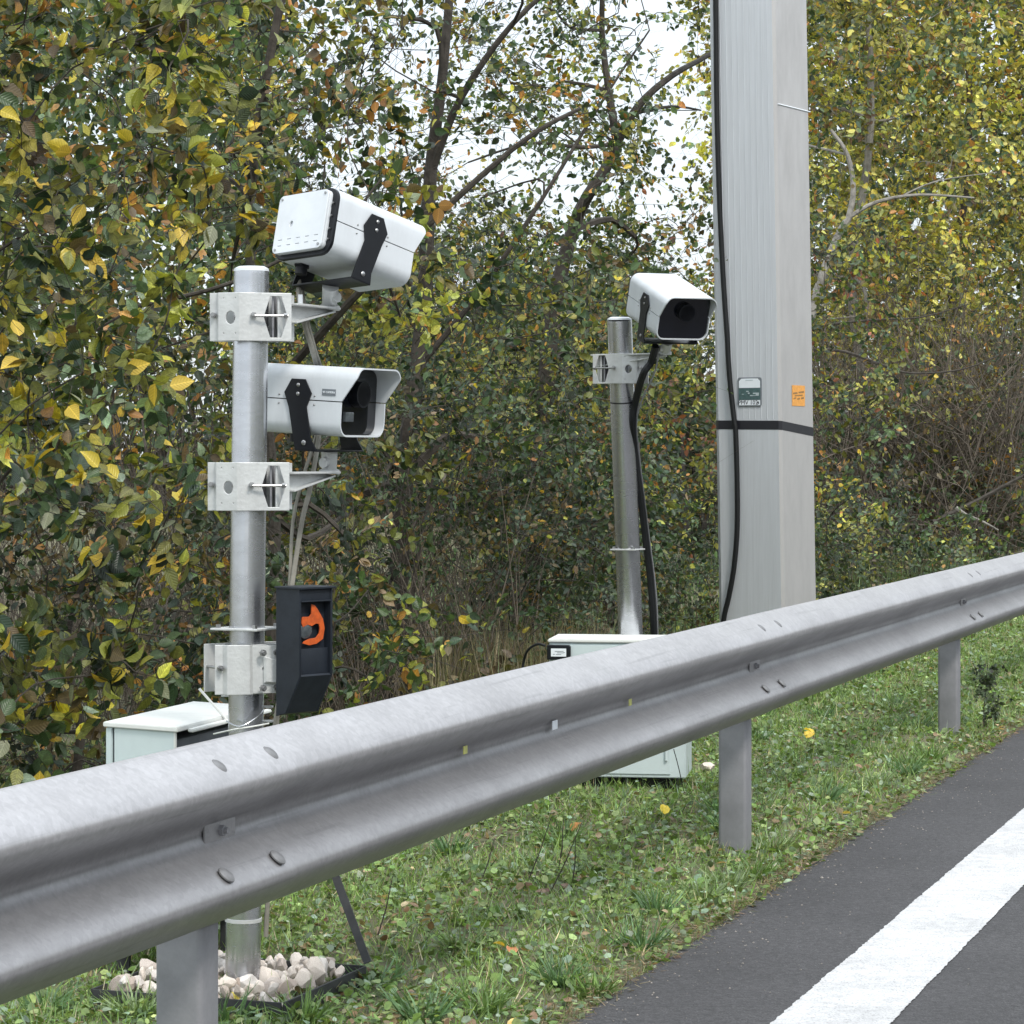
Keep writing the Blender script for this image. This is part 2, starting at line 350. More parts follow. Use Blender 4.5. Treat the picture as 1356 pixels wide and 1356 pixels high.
def beam(i):
    b = MB(); s0 = i*SP-.16; s1 = (i+1)*SP+.16; ns = 17; vs = []; fs = []; n = len(prof); off = Vector(rail.location)
    for th in (0, -.003):
        for k in range(ns):
            f = k/(ns-1); s = s0+(s1-s0)*f; o = .0036*min(1, max(0, (f-.1)/.8))
            wav = .0016*noise.noise(Vector((s*.9, 2, i)))
            for j, (t, z) in enumerate(prof):
                a = prof[max(j-1, 0)]; c = prof[min(j+1, n-1)]; nx = -(c[1]-a[1]); nzz = (c[0]-a[0]); ln = math.hypot(nx, nzz) or 1
                p = ST(s, t+o+wav+th*nx/ln, ZC+z+th*nzz/ln+wav) - off; vs.append(tuple(p))
    N = ns*n
    for k in range(ns-1):
        for j in range(n-1):
            q = [k*n+j, (k+1)*n+j, (k+1)*n+j+1, k*n+j+1]; fs.append(q); fs.append([x+N for x in q[::-1]])
        for j in (0, n-1): fs.append([k*n+j, (k+1)*n+j, (k+1)*n+j+N, k*n+j+N])
    for k in (0, ns-1):
        for j in range(n-1): fs.append([k*n+j, k*n+j+1, k*n+j+1+N, k*n+j+N])
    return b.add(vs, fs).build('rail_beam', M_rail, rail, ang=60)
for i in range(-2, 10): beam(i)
# post (C section), block, plate and bolts, shared meshes
Mrot = Matrix.Rotation(math.atan2(-U.x, U.y), 4, 'Z')     # local x = across toward road (V), local y = along (U)
def cpost():
    a, d, th, r_ = .088, .075, .005, .012
    def rr(x0, x1, y0, y1, r): 
        o = []
        for (cx, cy, st) in ((x1-r, y0+r, -90), (x1-r, y1-r, 0)):
            for q in range(5): an = R(st+q*22.5); o.append((cx+r*math.cos(an), cy+r*math.sin(an)))
        o2 = []
        for (cx, cy, st) in ((x0+r, y1-r, 90), (x0+r, y0+r, 180)):
            for q in range(5): an = R(st+q*22.5); o2.append((cx+r*math.cos(an), cy+r*math.sin(an)))
        return o, o2
    o1, o2 = rr(-a/2, a/2, -d/2, d/2, r_); i1, i2 = rr(-a/2+th, a/2-th, -d/2+th, d/2-th, r_-th*.8)
    outer = o1+o2; inner = i1+i2
    b = MB(); b.poly(outer, 1.08, Matrix.Translation((0, 0, .14)), holes=[inner], bev=.0006)
    return b
pm = None
for i in range(-1, 10):
    if pm is None:
        o = cpost().build('rail_post', M_post, rail); pm = o.data
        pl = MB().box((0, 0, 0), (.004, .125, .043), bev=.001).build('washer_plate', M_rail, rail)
        bo = MB().cyl((0, 0, 0), (1, 0, 0), .0165, .0065, 18, dome=1).build('splice_bolt', M_sbolt, rail)
        cb = MB().cyl((0, 0, 0), (1, 0, 0), .010, .008, 6).cyl((.008, 0, 0), (1, 0, 0), .0055, .007, 8).build('post_bolt', M_post, rail)
        sb = MB().box((0, 0, 0), (.030, .07, .15), bev=.002).build('spacer_block', M_post, rail)
        first = True
    else:
        o = o.copy(); link(o); o.parent = rail
        first = False
    def put(src, s, t, z, rx=0, fresh=False):
        q = src if fresh else src.copy()
        if not fresh: link(q, rail)
        q.location = ST(s, t, z)-rail.location
        q.rotation_euler = (Mrot @ Matrix.Rotation(rx, 4, 'Y')).to_euler(); return q
    s = i*SP
    o.location = ST(s, -.052, 0)-rail.location; o.rotation_euler = Mrot.to_euler()
    put(sb, s, -.0235+.0085, ZC, 0, first)
    put(pl, s, .0075, ZC, 0, first); put(cb, s, .0092, ZC, 0, first)
    fr = first
    for ds in (-.108, .108):
        put(bo, s+ds, .0545, ZC+.121, -R(52), fr); fr = False
        put(bo, s+ds, .0685, ZC-.059, -R(48)); pass
for (px, s_, z_, m_) in ((735, 0, 0, M_wprint), (835, 0, 0, M_yel), (615, 0, 0, M_yel)):
    k = (1904-px)/2.066; Z = F/k; X = -2.066+.3314*Z; sv_ = (Vector((X, Z, 0))-A0).dot(U)
    py = {735: 960, 835: 930, 615: 993}[px]
    zz = EYE-(py-HZ)/k
    q = MB().box((0, 0, 0), (.0015, .040 if px == 735 else .026, .021 if px == 735 else .017), bev=.0004).build('paint_mark', m_, rail, label={735: 'white paint mark', 835: 'yellow paint mark', 615: 'yellow paint mark'}[px])
    q.location = ST(sv_, .0115+abs(zz-ZC)*.45, zz)-rail.location; q.rotation_euler = Mrot.to_euler()

# ---------------------------------------------------------------- poles
def pole(name, base, top, r, label, group, rings):
    root = empty(name, base, label, 'pole', group); d = top-base; b = MB()
    b.tube([Vector((0, 0, -.15)), d*.0, d*.5, d*.995, d*1.0], [r, r, r, r, r*.985], 40); b.build('tube', M_galv, root)
    MB().tube([d*.9995, d*.9995+Vector((0, 0, .006)), d*.9995+Vector((0, 0, .011))], [r*1.01, r*.98, r*.75], 32).build('end_cap', M_wdirt, root)
    for f, col_, w_, hh in rings:
        c = d*f; MB().tube([c-d.normalized()*hh, c+d.normalized()*hh], r*w_, 32).build('band', col_, root)
    return root
pbase = P(321, 604+EYE*F/6.25, 6.25); pbase.z = 0; ptop = P(333, 359, 6.25)
def on_pole(base, top, z): f = (z-base.z)/(top.z-base.z); return base+(top-base)*f
pl1 = pole('camera_pole', pbase, ptop, .0395, 'round galvanised pole carrying two white cameras, rooted in the white stones at left', 'camera poles', [(.118, M_clamp, 1.05, .004)])
qb = P(843, 604+EYE*F/9.85, 9.85); qb.z = 0; qtop = P(820.5, 424, 9.60)
pl2 = pole('camera_pole', qb, qtop, .0425, 'slightly leaning galvanised pole behind the cabinet in the middle, with one camera', 'camera poles', [(.835, M_tape, 1.02, .0025)])

# pole bracket: wrap-around clamp with cut-out cheek, bolts, gusset arm
def bracket(c, yaw, label, arm_dir=None, arm_len=.1, mirror=1, h=.105, arm=True, name='pole_bracket', hole=True):
    """c: centre on pole axis (world). local x right, y away."""
    root = empty(name, c, label, 'bracket', 'pole brackets', (0, 0, yaw)); k = mirror
    th = .0045; hh = h
    def plate(p, q, holes=(), mm=M_clamp, nm='plate', hgt=hh, outer=None):
        p = Vector((p[0]*k, p[1], 0)); q = Vector((q[0]*k, q[1], 0)); ln = (q-p).length; x = (q-p)/ln
        Mx = frame((p+q)/2, x, Vector((0, 0, 1)).cross(x)*1.0)
        # frame's local y is then vertical
        Mx = Matrix(((x.x, 0, -x.y, (p+q)[0]/2), (x.y, 0, x.x, (p+q)[1]/2), (0, 1, 0, 0), (0, 0, 0, 1)))
        b = MB(); o = outer or [(-ln/2, -hgt/2), (ln/2, -hgt/2), (ln/2, hgt/2), (-ln/2, hgt/2)]
        b.poly(o, th, Mx, holes, bev=.0012); return b
    pts = [(-.087, -.030), (-.071, -.036), (-.066, -.050), (-.020, -.064), (.006, -.056), (.027, -.046)]
    b = MB()
    for i in range(5):
        holes = []
        if i == 2 and hole: holes = [circ(.004, -.002, .0125, 18, 1.25), circ(-.012, .041, .0026, 8), circ(.016, .041, .0026, 8), circ(-.012, -.037, .0026, 8), circ(.016, -.037, .0026, 8)]
        q = plate(pts[i], pts[i+1], holes); b.add(q.v, q.f)
    b.build('front_jaw', M_clamp, root, ang=25)
    # cheek with hexagonal cut-out
    hx = [(-.029, 0), (-.014, .047), (.012, .047), (.027, 0), (.012, -.047), (-.014, -.047)]
    q = plate((.027, -.046), (.092, -.030), [hx], outer=None); q.build('cheek', M_clamp, root, ang=25)
    b = MB()
    for a, d in (((-.087, .034), (-.030, .046)), ((-.030, .046), (.050, .052)), ((.050, .052), (.092, .036)), ((.064, -.030), (.092, .036))):
        q = plate(a, d, hgt=hh*.97); b.add(q.v, q.f)
    b.build('rear_jaw', M_clamp, root, ang=25)
    q = plate((.052, -.032), (.052, .040), hgt=hh*.93); q.build('inner_web', M_post, root)
    for x_, y_, l_ in ((-.080, -.048, .09), (.012, -.066, .012)):
        MB().cyl((x_*k, y_, .004), (0, 1, 0), .0065, .010, 6).cyl((x_*k, y_-.008, .004), (0, 1, 0), .0035, .10 if l_ > .05 else .02, 8).build('bolt', M_bolt, root)
    MB().tube([(.008*k, -.068, .002), (.088*k, -.050, .002)], .003, 8).cyl((.078*k, -.0525, .002), (1*k, .2, 0), .006, .008, 6).build('tie_rod', M_bolt, root)
    if arm:
        a0 = Vector((.088*k, .0, 0)); tip = Matrix.Rotation(-yaw, 3, 'Z') @ (arm_dir-Vector(c)); tip.z = arm_dir.z-c[2]
        hd = Vector((tip.x-a0.x, tip.y-a0.y, 0)); ln = hd.length; x = hd/ln; y = Vector((0, 0, 1)).cross(x)
        zt = tip.z; Mx = Matrix(((x.x, y.x, 0, a0.x), (x.y, y.y, 0, a0.y), (0, 0, 1, 0), (0, 0, 0, 1)))
        z0 = zt+.004
        MB().box((ln/2, 0, z0), (ln+.02, .050, .005), Mx, .001).build('arm_flange', M_clamp, root)
        MB().poly([(0, 0), (ln, 0), (ln, -.008), (0, -.040)], .005, Mx @ Matrix.Translation((0, 0, z0)) @ Matrix.Rotation(R(90), 4, 'X'), bev=.001).build('arm_web', M_clamp, root)
        d = Vector((ln, 0, .033)); MB().box((0, 0, 0), (d.length, .034, .004), Mx @ Matrix.Translation((ln/2, 0, z0-.024)) @ Matrix.Rotation(-math.atan2(.033, ln), 4, 'Y'), .001).build('arm_brace', M_clamp, root)
    return root

# ---------------------------------------------------------------- cameras
def rrect(W, H, r, n=6):
    o = []
    for cx, cy, st in ((W/2-r, -H/2+r, -90), (W/2-r, H/2-r, 0), (-W/2+r, H/2-r, 90), (-W/2+r, -H/2+r, 180)):
        for q in range(n+1): an = R(st+90*q/n); o.append((cx+r*math.cos(an), cy+r*math.sin(an)))
    return o
def shell(b, W, H, r, x0, xf, th, upper, x1fn):
    """half shell of a rounded-rect sleeve, outer and inner skins. (y,z) section swept along x from x0 to x1fn(z)"""
    def ring(W_, H_, r_):
        g = .0012
        pts = rrect(W_, H_, r_, 7)
        # order ring, then cut at z=0 on both sides
        out = []
        n = len(pts)
        dense = []
        for i in range(n):
            p, q = pts[i], pts[(i+1) % n]
            dense.append(p)
            if abs(q[1]-p[1]) > .03:
                for k in range(1, 6): dense.append((p[0]+(q[0]-p[0])*k/6, p[1]+(q[1]-p[1])*k/6))
        if upper:
            right = [(W_/2, g)]; sel = [p for p in dense if p[1] > g+.002]
        else:
            sel = [p for p in dense if p[1] < -g-.002]
        # sort by angle
        if upper:
            sel.sort(key=lambda p: math.atan2(p[1], p[0])); return [(W_/2, g)]+sel+[(-W_/2, g)]
        sel.sort(key=lambda p: math.atan2(p[1], p[0])); return [(-W_/2, -g)]+sel+[(W_/2, -g)]
    o = ring(W, H, r); i_ = ring(W-2*th, H-2*th, r-th); n = len(o)
    xs = [0, .5, 1]; vs = []; fs = []
    for rg in (o, i_):
        for f in xs:
            for (y, z) in rg: x1 = x1fn(z); vs.append((x0+(x1-x0)*f, y, z))
    m = 3*n
    for k in range(2):
        for j in range(n-1):
            q = [k*n+j, k*n+j+1, (k+1)*n+j+1, (k+1)*n+j]; fs.append(q); fs.append([a+m for a in q[::-1]])
    for k in (0, 2):
        for j in range(n-1): fs.append([k*n+j, k*n+j+1, k*n+j+1+m, k*n+j+m])
    for j in (0, n-1):
        for k in range(2): fs.append([k*n+j, (k+1)*n+j, (k+1)*n+j+m, k*n+j+m])
    b.add(vs, fs); return b
def text_part(txt, size, m, parent, M_, name='lettering', ext=.0004, squash=1.0):
    cu = bpy.data.curves.new('t', 'FONT'); cu.body = txt; cu.size = size; cu.align_x = 'CENTER'; cu.align_y = 'CENTER'; cu.extrude = ext; cu.resolution_u = 2
    o = bpy.data.objects.new('t', cu); me = o.to_mesh(); b = MB(); b.add([v.co[:] for v in me.vertices], [list(p.vertices) for p in me.polygons], M_ @ Matrix.Diagonal((squash, 1, 1, 1)))
    o.to_mesh_clear(); bpy.data.objects.remove(o); bpy.data.curves.remove(cu)
    return b.build(name, m, parent, smooth=False)
def camera_unit(c, yaw, pitch, label, roll=0, W=.19, H=.158, Lh=.30, mount=None, side=-1, plate_label=True, vis=.040, x0=-.005, ysl=0.0, illum=True, gl=.064):
    """local x = look direction, y = left, z = up ; side = which side (+1 left / -1 right) faces the viewer"""
    root = empty('traffic_camera', c, label, 'camera', 'white traffic cameras')
    root.rotation_mode = 'QUATERNION'
    Rm = Matrix.Rotation(yaw, 4, 'Z') @ Matrix.Rotation(pitch, 4, 'Y') @ Matrix.Rotation(roll, 4, 'X')
    root.rotation_quaternion = Rm.to_quaternion()
    xb = -Lh/2
    fn = lambda z: Lh/2-vis + (vis*min(1, max(0, z/(H/2*.72))) if z > 0 else 0)
    shell(MB(), W, H, .030, xb, 0, .0035, True, fn).build('upper_shell', M_white, root, ang=50)
    shell(MB(), W, H, .030, xb, 0, .0035, False, fn).build('lower_shell', M_white, root, ang=50)
    # inner dark core and rear gasket
    core = MB(); core.poly(rrect(W-.009, H-.009, .026), Lh-.012-.062, Matrix.Translation((-.031+.002, 0, 0)) @ Matrix.Rotation(R(90), 4, 'Z') @ Matrix.Rotation(R(90), 4, 'X')); core.build('inner_body', M_black, root)
    g = MB(); g.poly(rrect(W-.004, H-.004, .03), .010, Matrix.Translation((xb-.003, 0, 0)) @ Matrix.Rotation(R(90), 4, 'Z') @ Matrix.Rotation(R(90), 4, 'X'), bev=.002); g.build('rear_gasket', M_black, root)
    Mr = Matrix.Translation((xb-.016, 0, 0)) @ Matrix.Rotation(R(-90), 4, 'Z') @ Matrix.Rotation(R(90), 4, 'X')   # local x -> -y (right), y -> z
    sl = [[(-.068+.030*i, -.036-.014*j), (-.053+.030*i, -.036-.014*j), (-.053+.030*i, -.039-.014*j), (-.068+.030*i, -.039-.014*j)] for i in range(5) for j in range(2)]
    holes = sl + [circ(-.030, -.002, .0065, 14, 1.3)]
    holes = [[(x, y) for x, y in h] for h in holes]
    MB().poly(rrect(W-.028, H-.022, .012), .004, Mr @ Matrix.Translation((-.004, .002, .004)), holes, bev=.001).build('rear_plate', M_wdirt, root)
    MB().poly(rrect(W-.030, H-.024, .012), .014, Mr @ Matrix.Translation((-.004, .002, -.0055)), bev=.002).build('rear_plate_box', M_wdirt, root)
    for sx in (-1, 1):
        for sy in (-1, 1): MB().cyl(Mr @ Vector((-.004+sx*(W/2-.023), .002+sy*(H/2-.019), .006)), Mr.to_3x3() @ Vector((0, 0, 1)), .003, .0025, 10).build('rear_screw', M_bolt, root)
    b = MB()
    for z_ in (-.045, -.02, .01, .04): b.cyl((xb-.009, -(W/2-.010), z_), (-1, 0, 0), .0025, .004, 8); b.cyl((xb-.009, (W/2-.010), z_), (-1, 0, 0), .0025, .004, 8)
    b.build('gasket_screw', M_bolt, root)
    # front window, bezel, lens
    MB().poly(rrect(W-.012, H-.012, .024), .003, Matrix.Translation((Lh/2-gl, 0, 0)) @ Matrix.Rotation(R(90), 4, 'Z') @ Matrix.Rotation(R(90), 4, 'X')).build('front_glass', M_glassd, root)
    b = MB(); r0 = .030; cx = Lh/2-gl+.002
    b.tube([(cx, 0, .018), (cx+.022, 0, .018), (cx+.022, 0, .018), (cx+.008, 0, .018)], [r0, r0, r0*.86, r0*.80], 28, cap=False).build('lens_ring', M_black, root)
    b = MB(); b.tube([(cx+.001, 0, .018), (cx+.008, 0, .018), (cx+.0105, 0, .018)], [r0*.8, r0*.55, r0*.1], 24).build('lens', M_glassd, root)
    if illum: MB().box((cx+.006, -.038, -.034), (.010, .034, .022), bev=.002).build('illuminator', M_glassg, root)
    # side fittings
    for sd_ in (-1, 1):
        ys = sd_*(W/2+.0035)
        My = Matrix.Translation((0, ys, 0)) @ Matrix.Rotation(R(90), 4, 'X')
        outl = [(x0-.018, .046), (x0+.018, .046), (x0+.036, .015), (x0+.024, -.016), (x0+.028+ysl*.7, -H/2-.010), (x0+.040+ysl, -H/2-.034), (x0-.018+ysl, -H/2-.034), (x0-.024+ysl*.1, -.018), (x0-.036, .015)]
        MB().poly(outl, .004, My, bev=.0008).build('yoke_arm', M_black, root)
        for z_ in (.033, .013): MB().cyl((x0+.001, ys+sd_*.002, z_), (0, sd_, 0), .0045, .003, 12, dome=1).build('yoke_screw', M_bolt, root)
        b = MB(); b.cyl((x0+.008+ysl*.85, ys+sd_*.002, -H/2-.018), (0, sd_, 0), .006, .003, 12, dome=1)
        b.build('yoke_screw', M_bolt, root)
        for xx in (-.053, .043):
            for z_ in (.010, -.010): MB().cyl((x0+xx, sd_*W/2, z_), (0, sd_, 0), .0024, .0022, 8, dome=1).build('seam_screw', M_bolt, root)
    MB().box((x0+ysl+.011, 0, -H/2-.035), (.060, W+.010, .004), bev=.001).build('yoke_base', M_black, root)
    if plate_label:
        ys = side*(W/2+.0006)
        Mx = Matrix.Translation((.076, ys, .020)) @ (Matrix.Rotation(R(180), 4, 'Z') if side > 0 else Matrix.Identity(4)) @ Matrix.Rotation(R(90), 4, 'X')
        lb = MB().poly([(-.018, -.0075), (.018, -.0075), (.018, .0075), (-.018, .0075)], .0012, Mx).build('name_plate', M_lgrey, root)
        text_part('VF CAMERA', .0068, M_wprint, lb, Mx @ Matrix.Translation((0, 0, .001)), squash=.9)
    # cable gland
    MB().cyl((-.100, .045, -H/2-.022), (0, 0, 1), .014, .026, 14).cyl((-.100, .045, -H/2-.004), (0, 0, 1), .019, .008, 6).build('cable_gland', M_black, root)
    # ball mount below the yoke, world-aligned
    if mount is not None:
        inv = Rm.inverted().to_4x4(); tl = lambda p: inv @ (Vector(p)-Vector(c)); up = inv.to_3x3() @ Vector((0, 0, 1))
        top = Vector((x0+ysl+.011, 0, -H/2-.037)); bot = tl(mount)
        b = MB(); b.tube([bot, bot+up*.010, bot+up*.012, (bot+top)/2, top], [.024, .024, .017, .018, .019], 20); b.build('ball_mount', M_clamp, root)
        MB().cyl(bot+(top-bot)*.5+Vector((0, -.016, 0)), (0, -1, 0), .012, .010, 16).build('swivel_knob', M_clamp, root)
    return root

c1 = P(466, 322, 6.42); m1 = P(436, 411, 6.42)
bracket(on_pole(pbase, ptop, P(332, 421, 6.25).z), R(0), 'pale clamp bracket at the top of the left pole, under the uppermost camera', m1, mirror=1)
camera_unit(c1, R(46), R(14), 'white box camera at the top of the left pole, seen from behind and tilted down', roll=R(-3), mount=m1, side=-1, plate_label=False, Lh=.276, vis=.030, x0=-.022, ysl=-.034)
c2 = P(428, 530, 6.43); m2 = P(436, 628, 6.43)
bracket(on_pole(pbase, ptop, P(328, 644, 6.25).z), R(0), 'pale clamp bracket halfway up the left pole, under the second camera', m2, mirror=1)
camera_unit(c2, R(-29), R(3.5), 'white box camera level with the middle of the left pole, its dark window facing right', mount=m2, side=-1, ysl=.018)
c3 = P(889, 408, 9.42); m3 = P(880, 470, 9.50)
bracket(on_pole(qb, qtop, P(832, 489, 9.65).z), R(-16), 'pale clamp bracket near the top of the leaning middle pole', m3, mirror=-1, h=.10)
camera_unit(c3, R(-68), R(19), 'white box camera on the leaning middle pole, facing the viewer with a black window', mount=m3, side=-1, plate_label=False, illum=False, gl=.047)

# collar plates on the poles
def collar(c, label, r=.072, grp='flange collars', n=4):
    root = empty('pole_collar', c, label, 'collar', grp)
    out = [(r*math.cos(a)*(1.15 if i % 2 == 0 else .78), r*math.sin(a)*(1.15 if i % 2 == 0 else .78)) for i, a in enumerate([R(20+45*k) for k in range(8)])]
    MB().poly(out, .005, None, [circ(0, 0, .043, 24)], bev=.001).build('flange', M_clamp, root)
    b = MB()
    for k in range(4):
        a = R(20+90*k); b.cyl((r*math.cos(a)*.92, r*math.sin(a)*.92, -.004), (0, 0, 1), .006, .014, 6)
    b.build('flange_bolt', M_bolt, root)
collar(on_pole(pbase, ptop, P(325, 832, 6.25).z), 'flat flange collar on the left pole just above the dark flash unit bracket')
collar(on_pole(qb, qtop, P(835, 727, 9.75).z), 'flat flange collar on the leaning middle pole above the cabinet', r=.056)

# flash bracket (front jaw + bolted gusset)
fb = bracket(on_pole(pbase, ptop, P(325, 884, 6.25).z), R(28), 'pale clamp bracket low on the left pole, bolted to the dark flash unit', mirror=1, arm=False, h=.108, hole=False)
def flash_arm():
    root = fb; inv = Matrix.Rotation(-R(28), 4, 'Z')
    # welded gusset plate facing the road, in local coords
    MB().poly([(-.036, -.052), (.062, -.052), (.062, .052), (-.036, .052)], .005, Matrix.Translation((.024, -.070, 0)) @ Matrix.Rotation(R(-12), 4, 'Z') @ Matrix.Rotation(R(90), 4, 'X'), bev=.001).build('mount_plate', M_clamp, root)
    for x_ in (.004, .040):
        for z_ in (.038, -.040): MB().cyl((x_, -.078-(x_-.02)*-.2, z_), (0, -1, 0), .0078, .008, 6).cyl((x_, -.084-(x_-.02)*-.2, z_), (0, -1, 0), .004, .007, 8).build('hex_bolt', M_bolt, root)
    vs = [(.006, -.074, .028), (.006, -.074, -.028), (.095, -.072, .006), (.095, -.072, -.030), (.006, -.080, .028), (.02, -.080, -.028), (.095, -.125, .006), (.095, -.125, -.024)]
    MB().add([(.010, -.072, .030), (.10, -.060, .010), (.10, -.10, .004), (.014, -.078, .026), (.014, -.080, -.026), (.10, -.10, -.034), (.10, -.060, -.034), (.010, -.074, -.030)],
             [[0, 1, 2, 3], [3, 2, 5, 4], [1, 6, 5, 2], [7, 4, 5, 6], [0, 7, 6, 1], [0, 3, 4, 7]]).build('gusset', M_clamp, root)
flash_arm()
def flash_unit():
    Z = 6.12; corner = P(396, 778, Z); 
    root = empty('flash_unit', corner, 'dark slate flash housing with an orange shape in its window, beside the left pole', 'flash unit')
    # local: x along the front face (to the right, away), y into the body (left-away), z up ; origin = top near corner
    X = Vector((math.cos(R(47)), math.sin(R(47)), 0)); Y = Vector((-math.sin(R(47)), math.cos(R(47)), 0))
    Ml = Matrix(((X.x, Y.x, 0, 0), (X.y, Y.y, 0, 0), (0, 0, 1, 0), (0, 0, 0, 1)))
    W, D, H = .100, .074, .285; S = lambda x: Ml @ Matrix.Translation((x, 0, 0)) @ Matrix(((0, 0, 1, 0), (1, 0, 0, 0), (0, 1, 0, 0), (0, 0, 0, 1)))
    prof_ = [(0, -.004), (0, -.030), (0, -.196), (.045, -.278), (D, -.285), (D, -.004)]
    for x_ in (.003, W-.003): MB().poly(prof_, .006, S(x_), bev=.0012).build('side_panel', M_flash, root)
    MB().box((W/2, D/2-.003, -.002), (W+.006, D+.012, .005), Ml, .001).build('top_cover', M_flash, root)
    MB().box((W/2, .003, -.018), (W-.012, .005, .026), Ml, .001).box((W/2, .004, -.0315), (W-.010, .014, .003), Ml, .001).build('hood', M_flash, root)
    MB().box((W/2, .022, -.11), (W-.012, .004, .17), Ml).build('window_back', M_flash, root)
    MB().box((W/2, .010, -.166), (W-.012, .004, .060), Ml, .001).build('front_panel', M_flash, root)
    MB().poly([(-.001, -.196), (.045, -.279), (D-.002, -.285), (D-.002, -.280), (.048, -.272), (.004, -.192)], W-.012, S(W/2)).build('sloped_base', M_flash, root)
    MB().box((W/2, D-.002, -.145), (W-.012, .004, .275), Ml).build('rear_panel', M_flash, root)
    out = [(370, 430), (420, 450), (480, 540), (560, 700), (590, 870), (560, 1060), (450, 1140), (330, 1160), (220, 1120), (240, 1090), (330, 1050), (440, 1040), (500, 960), (510, 860), (495, 785), (440, 775), (370, 815), (300, 785), (220, 825), (195, 760), (210, 650), (330, 650), (365, 600)]
    k = 3700/6.13
    o2 = [((x/13.56-10.2)/k/.70-.002, -(y/13.56-8)/k) for x, y in out]
    o2 = o2[::-1]
    MB().poly(o2, .003, Ml @ Matrix.Translation((.007, .009, 0)) @ Matrix.Rotation(R(90), 4, 'X'), bev=.0005).build('orange_reflector', M_orange, root)
    MB().tube([(.030, .021, -.094), (.030, .012, -.094), (.030, .009, -.094), (.030, .008, -.094)], [.021, .020, .014, .005], 24, Ml).build('flash_lens', M_glassg, root)
    MB().box((.03, .004, -.3), (.01, .01, .001), Ml)
    return root
flash_unit()

# ---------------------------------------------------------------- cabinets
def cabinet(corner, X, Wd, Dp, H, label, name, bolt_in=True):
    """corner = near bottom corner (world), X = direction along the front face, body extends along Z x X (away)"""
    X = X.normalized(); Y = Vector((-X.y, X.x, 0)); root = empty('control_cabinet', corner, label, 'cabinet', 'control cabinets')
    Ml = Matrix(((X.x, Y.x, 0, 0), (X.y, Y.y, 0, 0), (0, 0, 1, 0), (0, 0, 0, 1)))
    return root, Ml
r2, Ml = cabinet(P(727, 1028, 9.5)+Vector((0, 0, 0)), Vector((1, -.01, 0)), .46, .26, .467, 'low pale blue-grey cabinet behind the rail at the foot of the leaning middle pole', 'x')
# front face looks at the viewer; side faces the road, sheared with the road direction
def prism_box(root, base4, z0, z1, name, m, bev=.003):
    bm = bmesh.new(); lo = [bm.verts.new((p.x, p.y, z0)) for p in base4]; hi = [bm.verts.new((p.x, p.y, z1)) for p in base4]
    bm.faces.new(lo[::-1]); bm.faces.new(hi)
    for i in range(4): j = (i+1) % 4; bm.faces.new([lo[i], lo[j], hi[j], hi[i]])
    if bev: bmesh.ops.bevel(bm, geom=bm.edges[:], offset=bev, segments=2, affect='EDGES')
    bm.normal_update(); bm.verts.index_update(); b = MB(); b.add([v.co[:] for v in bm.verts], [[v.index for v in f.verts] for f in bm.faces]); bm.free(); return b.build(name, m, root)
def rect(o, X, Wd, Y, Dp): return [o, o+X*Wd, o+X*Wd+Y*Dp, o+Y*Dp]
Xc = Vector((math.cos(R(-8)), math.sin(R(-8)), 0)); Yc = Vector((-Xc.y, Xc.x, 0)); O = Vector((0, 0, 0))
prism_box(r2, rect(O+Yc*.004, Xc, .465, Yc, .27), .0, .455, 'body', M_box)
prism_box(r2, rect(O-Xc*.004-Yc*.004, Xc, .473, Yc, .28), .4555, .467, 'lid', M_lid)
prism_box(r2, rect(O+Xc*.008-Yc*.0005, Xc, .405, Yc, .006), .012, .447, 'door', M_box, .0015)
b = MB(); 
for z_ in (.08, .38): b.tube([O+Xc*.40-Yc*.006+Vector((0, 0, z_-.02)), O+Xc*.40-Yc*.006+Vector((0, 0, z_+.02))], .005, 8)
b.build('hinge', M_box, r2)
# power adapter with label at the top left of the front
Mf = Matrix(((Xc.x, 0, -Yc.x, 0), (Xc.y, 0, -Yc.y, 0), (0, 1, 0, 0), (0, 0, 0, 1)))
ad = empty('adapter_box', r2.location+Xc*.036-Yc*.002+Vector((0, 0, .423)), 'small black cable box with a white label on the middle cabinet', 'adapter')
MB().poly([(-.037, -.022), (.033, -.022), (.037, -.018), (.037, .018), (.033, .022), (-.037, .022)], .022, Mf @ Matrix.Translation((0, 0, .012)), bev=.003).build('housing', M_black, ad)
lb = MB().poly([(-.026, -.0135), (.026, -.0135), (.026, .0135), (-.026, .0135)], .001, Mf @ Matrix.Translation((0, 0, .0235))).build('paper_label', M_wprint, ad)
b = MB()
for k, (x_, z_, w_) in enumerate(((.002, .004, .03), (.006, -.001, .022), (-.016, -.006, .006), (.0, -.0065, .018), (.019, .0, .005))): b.poly([(x_-w_/2, z_-.0008), (x_+w_/2, z_-.0008), (x_+w_/2, z_+.0008), (x_-w_/2, z_+.0008)], .0006, Mf @ Matrix.Translation((0, 0, .0245)))
b.build('label_print', M_lgrey, lb)
def cable(pts, r, m, label, name='cable', seg=8, parent=None, cat='cable', group=None):
    pts = [Vector(p) for p in pts]; sm = catmull([tuple(p) for p in pts], 6); o0 = pts[0]
    q = MB().tube([Vector(p)-o0 for p in sm], r, seg).build(name, m, parent, loc=o0)
    if parent is None: tag(q, label, cat, group)
    return q
cable([P(722, 855, 9.44), P(712, 853, 9.45), P(700, 860, 9.47), P(694, 874, 9.5), P(692, 900, 9.5), P(700, 960, 9.5)], .0045, M_rubber, 'thin black lead looping down from the black box on the middle cabinet')
for k_ in ((905,),):
    pass
